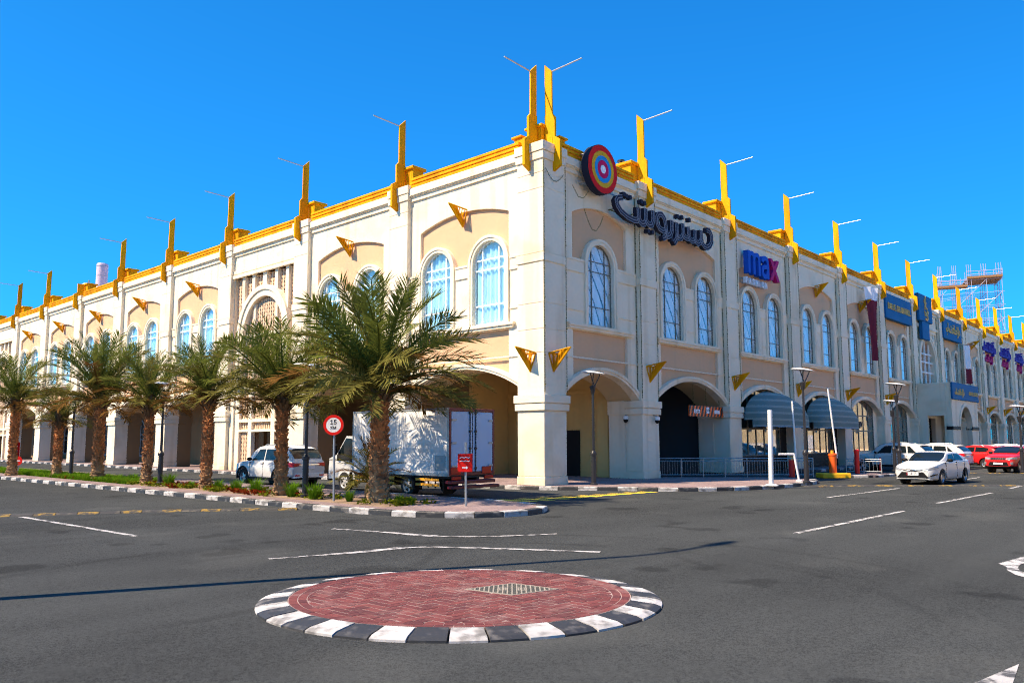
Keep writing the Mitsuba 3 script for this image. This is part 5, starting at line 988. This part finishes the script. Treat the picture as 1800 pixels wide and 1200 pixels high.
def suv_bits(P, paintm, H, front='slats'):
    h, w = P['x'][1], P['hw']
    def bits():
        b = [
             ('grille_bar', cat([cbx(h + 0.013, h + 0.03, y - 0.035, y + 0.035, 0.82, 0.91, 0.006) for y in np.linspace(-w * 0.42, w * 0.42, 7)]), 'chrome'),
             ('number_plate', cbx(h + 0.02, h + 0.04, -0.26, 0.26, 0.52, 0.64, 0.004), 'sign_white'),
             ('rear_plate', cbx(-h - 0.025, -h + 0.02, -0.27, 0.27, 0.80, 0.93, 0.004), 'sign_white'), ('rear_trim', cbx(-h - 0.02, -h + 0.03, -w * 0.55, w * 0.55, 0.965, 1.0, 0.006), 'chrome'),
             ('rear_bumper', hull([(-h - 0.04, -w * 0.78, 0.62), (-h - 0.04, w * 0.78, 0.62), (-h - 0.04, -w * 0.78, 0.42), (-h - 0.04, w * 0.78, 0.42), (-h + 0.35, -w * 0.995, 0.42), (-h + 0.35, w * 0.995, 0.42), (-h + 0.35, -w * 0.995, 0.64), (-h + 0.35, w * 0.995, 0.64)]), paintm), ('rear_diffuser', cbx(-h - 0.05, -h + 0.1, -w * 0.55, w * 0.55, 0.34, 0.44, 0.01), 'black_plastic'), ('reflector', both(lambda s: cbx(-h - 0.05, -h, s * w * 0.66 - 0.12, s * w * 0.66 + 0.12, 0.50, 0.56, 0.01)), 'tail_red'),
             ('spoiler', hull([(-h + 0.80, -w * 0.62, H - 0.08), (-h + 0.80, w * 0.62, H - 0.08), (-h + 0.40, -w * 0.60, H - 0.15), (-h + 0.40, w * 0.60, H - 0.15), (-h + 0.48, -w * 0.60, H - 0.20), (-h + 0.48, w * 0.60, H - 0.20)]), paintm),
             ('roof_bar', both(lambda s: tube([(h - 2.2, s * w * 0.66, H - 0.06), (h - 2.4, s * w * 0.66, H + 0.015), (-h + 1.3, s * w * 0.66, H - 0.005), (-h + 1.1, s * w * 0.64, H - 0.10)], 0.022, 6)), 'grey_metal'),
             ('door_handle', hand(h - 2.45, w - 0.01, 1.0) + hand(h - 3.35, w - 0.01, 1.02), 'chrome'), ('door_seam', seams(P, (h - 1.5, h - 2.6, h - 3.55), 0.45, 1.08), 'black_plastic'), ('sill', both(lambda s: cbx(-h + 1.5, h - 1.45, s * w - 0.03, s * w + 0.012, 0.30, 0.42, 0.01)), 'black_plastic'), ('mirror', mirrors(h - 1.62, w - 0.02, 1.20), 'black_plastic')]
        return b
    P['conf'] = [('headlight', frontal([(w * 0.48, 0.93), (w * 0.50, 0.82), (w * 1.1, 0.86), (w * 1.1, 0.99), (w * 0.8, 0.96)], h - 0.5, h + 0.3, s_), 'lamp_lens', 0.012) for s_ in (1, -1)] + [
        ('grille', frontal([(-w * 0.46, 0.93), (w * 0.46, 0.93), (w * 0.46, 0.80), (-w * 0.46, 0.80)], h - 0.4, h + 0.3), 'black_plastic', 0.010), ('lower_grille', frontal([(-w * 0.52, 0.68), (w * 0.52, 0.68), (w * 0.62, 0.46), (-w * 0.62, 0.46)], h - 0.4, h + 0.3), 'black_plastic', 0.010),
        ('front_skirt', frontal([(-w * 1.1, 0.44), (w * 1.1, 0.44), (w * 1.1, 0.2), (-w * 1.1, 0.2)], h - 0.5, h + 0.3), 'black_plastic', 0.010), ('rear_skirt', frontal([(-w * 1.1, 0.46), (w * 1.1, 0.46), (w * 1.1, 0.2), (-w * 1.1, 0.2)], -h - 0.3, -h + 0.45), 'black_plastic', 0.010)] + [
        ('fog_light', frontal([(w * 0.72, 0.66), (w * 0.86, 0.68), (w * 0.86, 0.52), (w * 0.74, 0.52)], h - 0.4, h + 0.3, s_), 'lamp_lens', 0.014) for s_ in (1, -1)] + [
        ('tail_light', frontal([(w * 0.45, 1.04), (w * 0.45, 0.95), (w * 0.8, 0.90), (w * 1.1, 0.88), (w * 1.1, 1.10)], -h - 0.3, -h + 0.35, s_), 'tail_red', 0.014) for s_ in (1, -1)]
    P['bits'] = bits
    return P
S1 = suv_bits(suv(4.80, 1.86, 1.83), 'car_silver', 1.83)
car('parked_car', 'white off-road car parked between two palms with its tail lights facing right', None, tr(-10.95, -5.78, RZ, math.pi + 0.02), S1, 'car_white')
S2 = suv_bits(suv(4.18, 1.78, 1.60), 'car_red', 1.60)
car('red_car', 'red compact car with a dark roof facing the viewer at the right edge', None, tr(11.0, 31.4, RZ, -math.pi / 2 - 0.16), S2, 'car_red')
S3 = suv_bits(suv(4.75, 1.86, 1.80, False), 'car_white', 1.80)
car('parked_car', 'white parked car seen from its side behind the red bollard', 'cars parked nose-in at the shopfronts', tr(4.75, 29.6, RZ, math.pi - 0.10), S3, 'car_white')
S4 = suv_bits(suv(4.6, 1.82, 1.74, False), 'car_white', 1.74)
car('parked_car', 'white parked car half hidden behind the saloon car roof', 'cars parked nose-in at the shopfronts', tr(5.6, 35.2, RZ, math.pi - 0.12), S4, 'car_white')
S5 = suv_bits(suv(4.3, 1.8, 1.62, False), 'car_red', 1.62)
car('parked_car', 'red parked car with its tail showing right of the saloon car', 'cars parked nose-in at the shopfronts', tr(7.4, 39.0, RZ, math.pi - 0.35), S5, 'car_red')
S6 = suv_bits(suv(4.6, 1.85, 1.66, False), 'car_white', 1.66)
car('parked_car', 'white parked car with a sloping tail behind the red cars', 'cars parked nose-in at the shopfronts', tr(7.6, 45.5, RZ, math.pi - 0.3), S6, 'car_white')
# box truck
k = key('box_truck'); tag(k, 'white box truck with blue rear doors parked in the shade of the largest palm', 'truck'); M = tr(0, 0, RZ); ya, yb, xr, xf = -6.60, -4.36, 1.27, -4.25
ym = (ya + yb) / 2
def pt(n_, m, mt, s=False): return part(n_, k, m, mt, s, M=M)
bxk = pt('cargo_box', cat([cbx(xf, xr - 0.04, ya, yb, 0.82, 3.12, 0.02)]), 'truck_box')
part('edge_trim', bxk, cat([cbx(xf - 0.01, xr, ya - 0.012, ya + 0.06, 3.06, 3.14, 0.01), cbx(xf - 0.01, xr, ya - 0.014, ya + 0.06, 0.78, 0.90, 0.01), cbx(xf - 0.01, xf + 0.07, ya - 0.014, ya + 0.05, 0.78, 3.14, 0.01), cbx(xr - 0.1, xr - 0.005, ya - 0.016, ya + 0.05, 0.78, 3.14, 0.01)]), 'galvanised', M=M)
part('panel', bxk, cbx(0.55, 1.1, ya - 0.006, ya + 0.01, 0.98, 1.5, 0.003), 'grey_metal', M=M)
fr = cat([cbx(xr - 0.03, xr + 0.02, ya, ya + 0.09, 0.80, 3.14, 0.01), cbx(xr - 0.03, xr + 0.02, yb - 0.09, yb, 0.80, 3.14, 0.01), cbx(xr - 0.03, xr + 0.02, ya + 0.09, yb - 0.09, 3.03, 3.14, 0.01), cbx(xr - 0.03, xr + 0.02, ya + 0.09, yb - 0.09, 0.80, 0.92, 0.01)])
pt('door_frame', fr, 'maroon_paint')
for y0_, y1_ in ((ya + 0.10, ym - 0.01), (ym + 0.01, yb - 0.10)):
    d = pt('rear_door', cbx(xr - 0.02, xr + 0.012, y0_, y1_, 0.93, 3.02, 0.01), 'truck_door')
    yy = ym - 0.14 if y0_ < ym - 0.5 else ym + 0.14
    part('locking_bar', d, cat([cyl((xr + 0.04, yy, 0.9), (xr + 0.04, yy, 3.05), 0.02, n=8)] + [cbx(xr + 0.01, xr + 0.07, yy - 0.05, yy + 0.05, z, z + 0.08, 0.01) for z in (1.0, 1.7, 2.3, 2.95)]), 'black_metal', M=M)
    [part('hinge', d, cbx(xr + 0.01, xr + 0.05, (y0_ if y0_ < ym - 0.5 else y1_ - 0.22), (y0_ + 0.22 if y0_ < ym - 0.5 else y1_), z, z + 0.07, 0.008), 'galvanised', M=M) for z in (1.1, 1.9, 2.7)]
pt('door_seal', cbx(xr - 0.02, xr + 0.02, ym - 0.012, ym + 0.012, 0.93, 3.02, 0.004), 'black_plastic')
pt('chassis', cat([bx(xf - 1.0, xr - 0.1, ym - 0.45, ym - 0.33, 0.55, 0.78), bx(xf - 1.0, xr - 0.1, ym + 0.33, ym + 0.45, 0.55, 0.78), bx(xf, xr - 0.05, ya + 0.08, yb - 0.08, 0.72, 0.82), bx(-3.4, -2.3, ym - 0.9, ym + 0.9, 0.35, 0.72)]), 'chassis')
pt('rear_bumper', cat([cbx(xr - 0.25, xr + 0.10, ya + 0.03, yb - 0.03, 0.52, 0.64, 0.02), cbx(xr - 0.06, xr + 0.25, ya - 0.03, yb + 0.03, 0.36, 0.46, 0.015)]), 'maroon_paint')
for y_ in (ya + 0.32, yb - 0.32): pt('tail_light', cbx(xr + 0.0, xr + 0.06, y_ - 0.22, y_ + 0.22, 0.66, 0.78, 0.01), 'tail_red'); 
for y_ in (ya + 0.30, yb - 0.42): pt('reflector', cbx(xr + 0.013, xr + 0.05, y_ - 0.24, y_ + 0.24, 0.84, 1.10, 0.02), 'tail_red')
for xa_, xb_ in ((-4.1, -1.72), (-0.52, 0.72)):
    for z in (0.42, 0.60): pt('side_guard', cbx(xa_, xb_, ya + 0.03, ya + 0.06, z, z + 0.09, 0.008), 'amber_slat')
    [pt('guard_post', bx(x, x + 0.05, ya + 0.062, ya + 0.10, 0.36, 0.80), 'chassis') for x in (xa_ + 0.2, (xa_ + xb_) / 2, xb_ - 0.25)]
for x_, R_ in ((-1.12, 0.40), (-5.0, 0.40)):
    for y_ in (ya + 0.16, yb - 0.16): wheel(k, M, x_, y_ - 0.0, R_, 0.30 if x_ > -3 else 0.22, 'steel_wheel')
    pt('mud_flap', cat([bx(x_ + 0.5, x_ + 0.52, ya + 0.05, ya + 0.42, 0.25, 0.80), bx(x_ + 0.5, x_ + 0.52, yb - 0.42, yb - 0.05, 0.25, 0.80)]), 'black_plastic')
pt('mud_flap', cat([bx(xr - 0.35, xr - 0.32, ya + 0.04, ya + 0.5, 0.18, 0.7)]), 'black_plastic')
cabp = Polygon([(-4.32, 0.5), (-4.32, 2.16), (-4.9, 2.20), (-5.55, 1.45), (-6.05, 1.30), (-6.1, 0.5)])
cm = extr(cabp, 0, 1.9); cm = trimesh.Trimesh(cm.vertices[:, [0, 2, 1]] + [0, ym - 0.95, 0], cm.faces[:, ::-1], process=False)
cb = pt('cab', cm, 'car_white')
win = extr(Polygon([(-4.38, 1.22), (-4.38, 2.08), (-4.90, 2.12), (-5.50, 1.44), (-5.50, 1.22)]), 0, 0.012); part('side_window', cb, trimesh.Trimesh(win.vertices[:, [0, 2, 1]] + [0, ym - 0.965, 0], win.faces, process=False), 'car_glass', M=M)
part('windscreen', cb, hull([(-4.95, ym - 0.85, 2.16), (-4.95, ym + 0.85, 2.16), (-5.57, ym - 0.85, 1.46), (-5.57, ym + 0.85, 1.46), (-4.97, ym - 0.85, 2.17), (-4.97, ym + 0.85, 2.17), (-5.59, ym - 0.85, 1.47), (-5.59, ym + 0.85, 1.47)]), 'car_glass', M=M)
part('mirror', cb, cat([cbx(-5.52, -5.36, ym - 1.22, ym - 1.04, 1.45, 1.85, 0.03), cyl((-5.4, ym - 0.95, 1.9), (-5.44, ym - 1.15, 1.85), 0.015)]), 'black_plastic', M=M); part('door_handle', cb, cbx(-4.62, -4.46, ym - 0.975, ym - 0.94, 1.18, 1.23, 0.008), 'black_plastic', M=M); part('headlight', cb, cat([cbx(-6.13, -6.05, y - 0.18, y + 0.18, 0.85, 1.05, 0.02) for y in (ym - 0.7, ym + 0.7)]), 'lamp_lens', M=M); part('bumper', cb, cbx(-6.2, -6.0, ym - 0.95, ym + 0.95, 0.42, 0.72, 0.03), 'black_plastic', M=M)
pt('refrigeration_unit', cat([cbx(-4.78, -4.30, ym - 0.8, ym + 0.8, 2.35, 3.05, 0.12)]), 'white_paint', 30)

# ---------------------------------------------------------------- rooftop and background
k = key('water_tank'); tag(k, 'tall lilac cylindrical tank on the roof at the left', 'tank')
part('shell', k, lathe([(0.001, 16.75), (0.52, 16.75), (0.52, 19.05), (0.46, 19.15), (0.001, 19.18)], 28), 'tank', 30, M=tr(-59.6, 3.6)); part('hoop', k, cat([shift(lathe([(0.52, z), (0.54, z), (0.54, z + 0.04), (0.52, z + 0.04)], 28), -59.6, 3.6) for z in (16.9, 17.9, 18.85)]), 'grey_metal')
part('stand', k, cat([cyl((-59.6 + a, 3.6 + b, 14.45), (-59.6 + a, 3.6 + b, 16.75), 0.05) for a in (-.4, .4) for b in (-.4, .4)]), 'grey_metal')
k = key('vent_unit'); tag(k, 'small white rooftop vent box left of the lilac tank', 'vent'); part('casing', k, cbx(-61.9, -61.2, 2.6, 3.3, 14.5, 17.35, 0.03), 'white_paint'); part('pipe', k, cyl((-60.95, 2.9, 14.5), (-60.95, 2.9, 17.6), 0.08), 'grey_metal')
VY = 8.3
k = key('roof_vent'); tag(k, 'tiny dark vent pipe on the roof beside the round ring sign', 'vent'); part('pipe', k, cyl((-1.6, VY, 14.4), (-1.6, VY, 16.5), 0.05), 'black_metal'); part('cap', k, cyl((-1.6, VY, 16.45), (-1.6, VY, 16.53), 0.2), 'black_metal')
def scaffold(cx, cy, nx, ny, cell, z0, z1, dz, label, decks, rz=0.0, extra=0.0):
    k = key('scaffold_tower'); tag(k, label, 'scaffold', 'scaffold towers behind the roof'); M = tr(cx, cy, 0, rz); X = [cell * (i - nx / 2) for i in range(nx + 1)]; Y = [cell * (j - ny / 2) for j in range(ny + 1)]; r = 0.042
    part('standard', k, cat([cyl((x, y, z0), (x, y, z1 + extra * (0.6 + 0.4 * ((i * 3 + j) % 3))), r, n=5) for i, x in enumerate(X) for j, y in enumerate(Y)]), 'scaffold_tube', M=M)
    lv = np.arange(z0 + dz, z1 + 0.01, dz); ms = []
    for z in lv:
        ms += [cyl((X[0] - 0.3, y, z), (X[-1] + 0.3, y, z), r * 0.85, n=5) for y in Y] + [cyl((x, Y[0] - 0.3, z), (x, Y[-1] + 0.3, z), r * 0.85, n=5) for x in X]
    part('ledger', k, cat(ms), 'scaffold_tube', M=M); ms = []
    for q, z in enumerate(lv[:-1]):
        for i in range(nx):
            if (i + q) % 2 == 0: ms += [cyl((X[i], Y[0], z), (X[i + 1], Y[0], z + dz), r * 0.75, n=5)]
        for j in range(ny):
            if (j + q) % 2: ms += [cyl((X[-1], Y[j], z), (X[-1], Y[j + 1], z + dz), r * 0.75, n=5)]
    part('brace', k, cat(ms), 'scaffold_tube', M=M)
    for (a, b, c, d, z) in decks:
        n = max(2, int((d - c) / 0.35))
        for q in range(n): part('plank', k, cbx(a, b, c + (d - c) * q / n, c + (d - c) * (q + 0.93) / n, z, z + 0.12, 0.01), 'plank', M=M)
        part('guard_rail', k, cat([tube([(a, c, z + h), (b, c, z + h), (b, d, z + h)], 0.05, 5) for h in (0.6, 1.1)] + [cyl((x, y, z), (x, y, z + 1.3), 0.05, n=5) for x in (a, (a + b) / 2, b) for y in (c, d)]), 'scaffold_tube', M=M)
        part('toe_board', k, cat([cbx(a, b, c - 0.06, c - 0.01, z, z + 0.35, 0.01), cbx(b + 0.01, b + 0.06, c, d, z, z + 0.35, 0.01)]), 'plank', M=M)
scaffold(-7.9, 112, 4, 3, 2.0, 14.0, 27.8, 2.0, 'tall scaffold tower with a plank deck behind the far roof', [(-0.6, 4.1, -3.2, 3.2, 26.2), (-5.0, -0.6, -3.2, -1.6, 25.0), (-4.2, -1.4, -3.6, -2.0, 18.2)], 0.35, 1.0)
scaffold(-16.6, 107, 2, 2, 1.5, 14.0, 23.5, 1.9, 'smaller scaffold tower with one plank deck left of the tall one', [(-1.6, 1.2, -1.6, 0.6, 22.2)], 0.2, 1.6)
# unseen building across the road, mirrored by shop windows, heightened to cut sky light
k = key('opposite_building'); tag(k, 'long ochre building across the road, seen only as a reflection', 'building')
part('wall', k, cat([bx(42, 54, -10, 170, -0.1, 11.5), bx(41.8, 42.0, -10, 170, 11.2, 11.8)]), 'far_wall')
for i in range(24):
    y = 24 + 6 * i
    w = part('window', k, cbx(41.93, 42.02, y, y + 1.3, 3.4, 5.2, 0.01), 'far_window')
    if i % 3 == 0: part('door', k, cbx(41.93, 42.02, y + 2.4, y + 4.9, 0, 2.8, 0.01), 'sign_white')
k = key('far_block'); tag(k, 'unseen pale block added behind the viewer to hold back sky light', 'building')  # unseen mass added to cut ambient sky light
part('wall', k, bx(-60, 120, -112, -96, -0.1, 14), 'far_wall')
for i in range(20): part('window', k, cbx(-55 + 9 * i, -52 + 9 * i, -96.02, -95.93, 6, 8, 0.01), 'far_window')
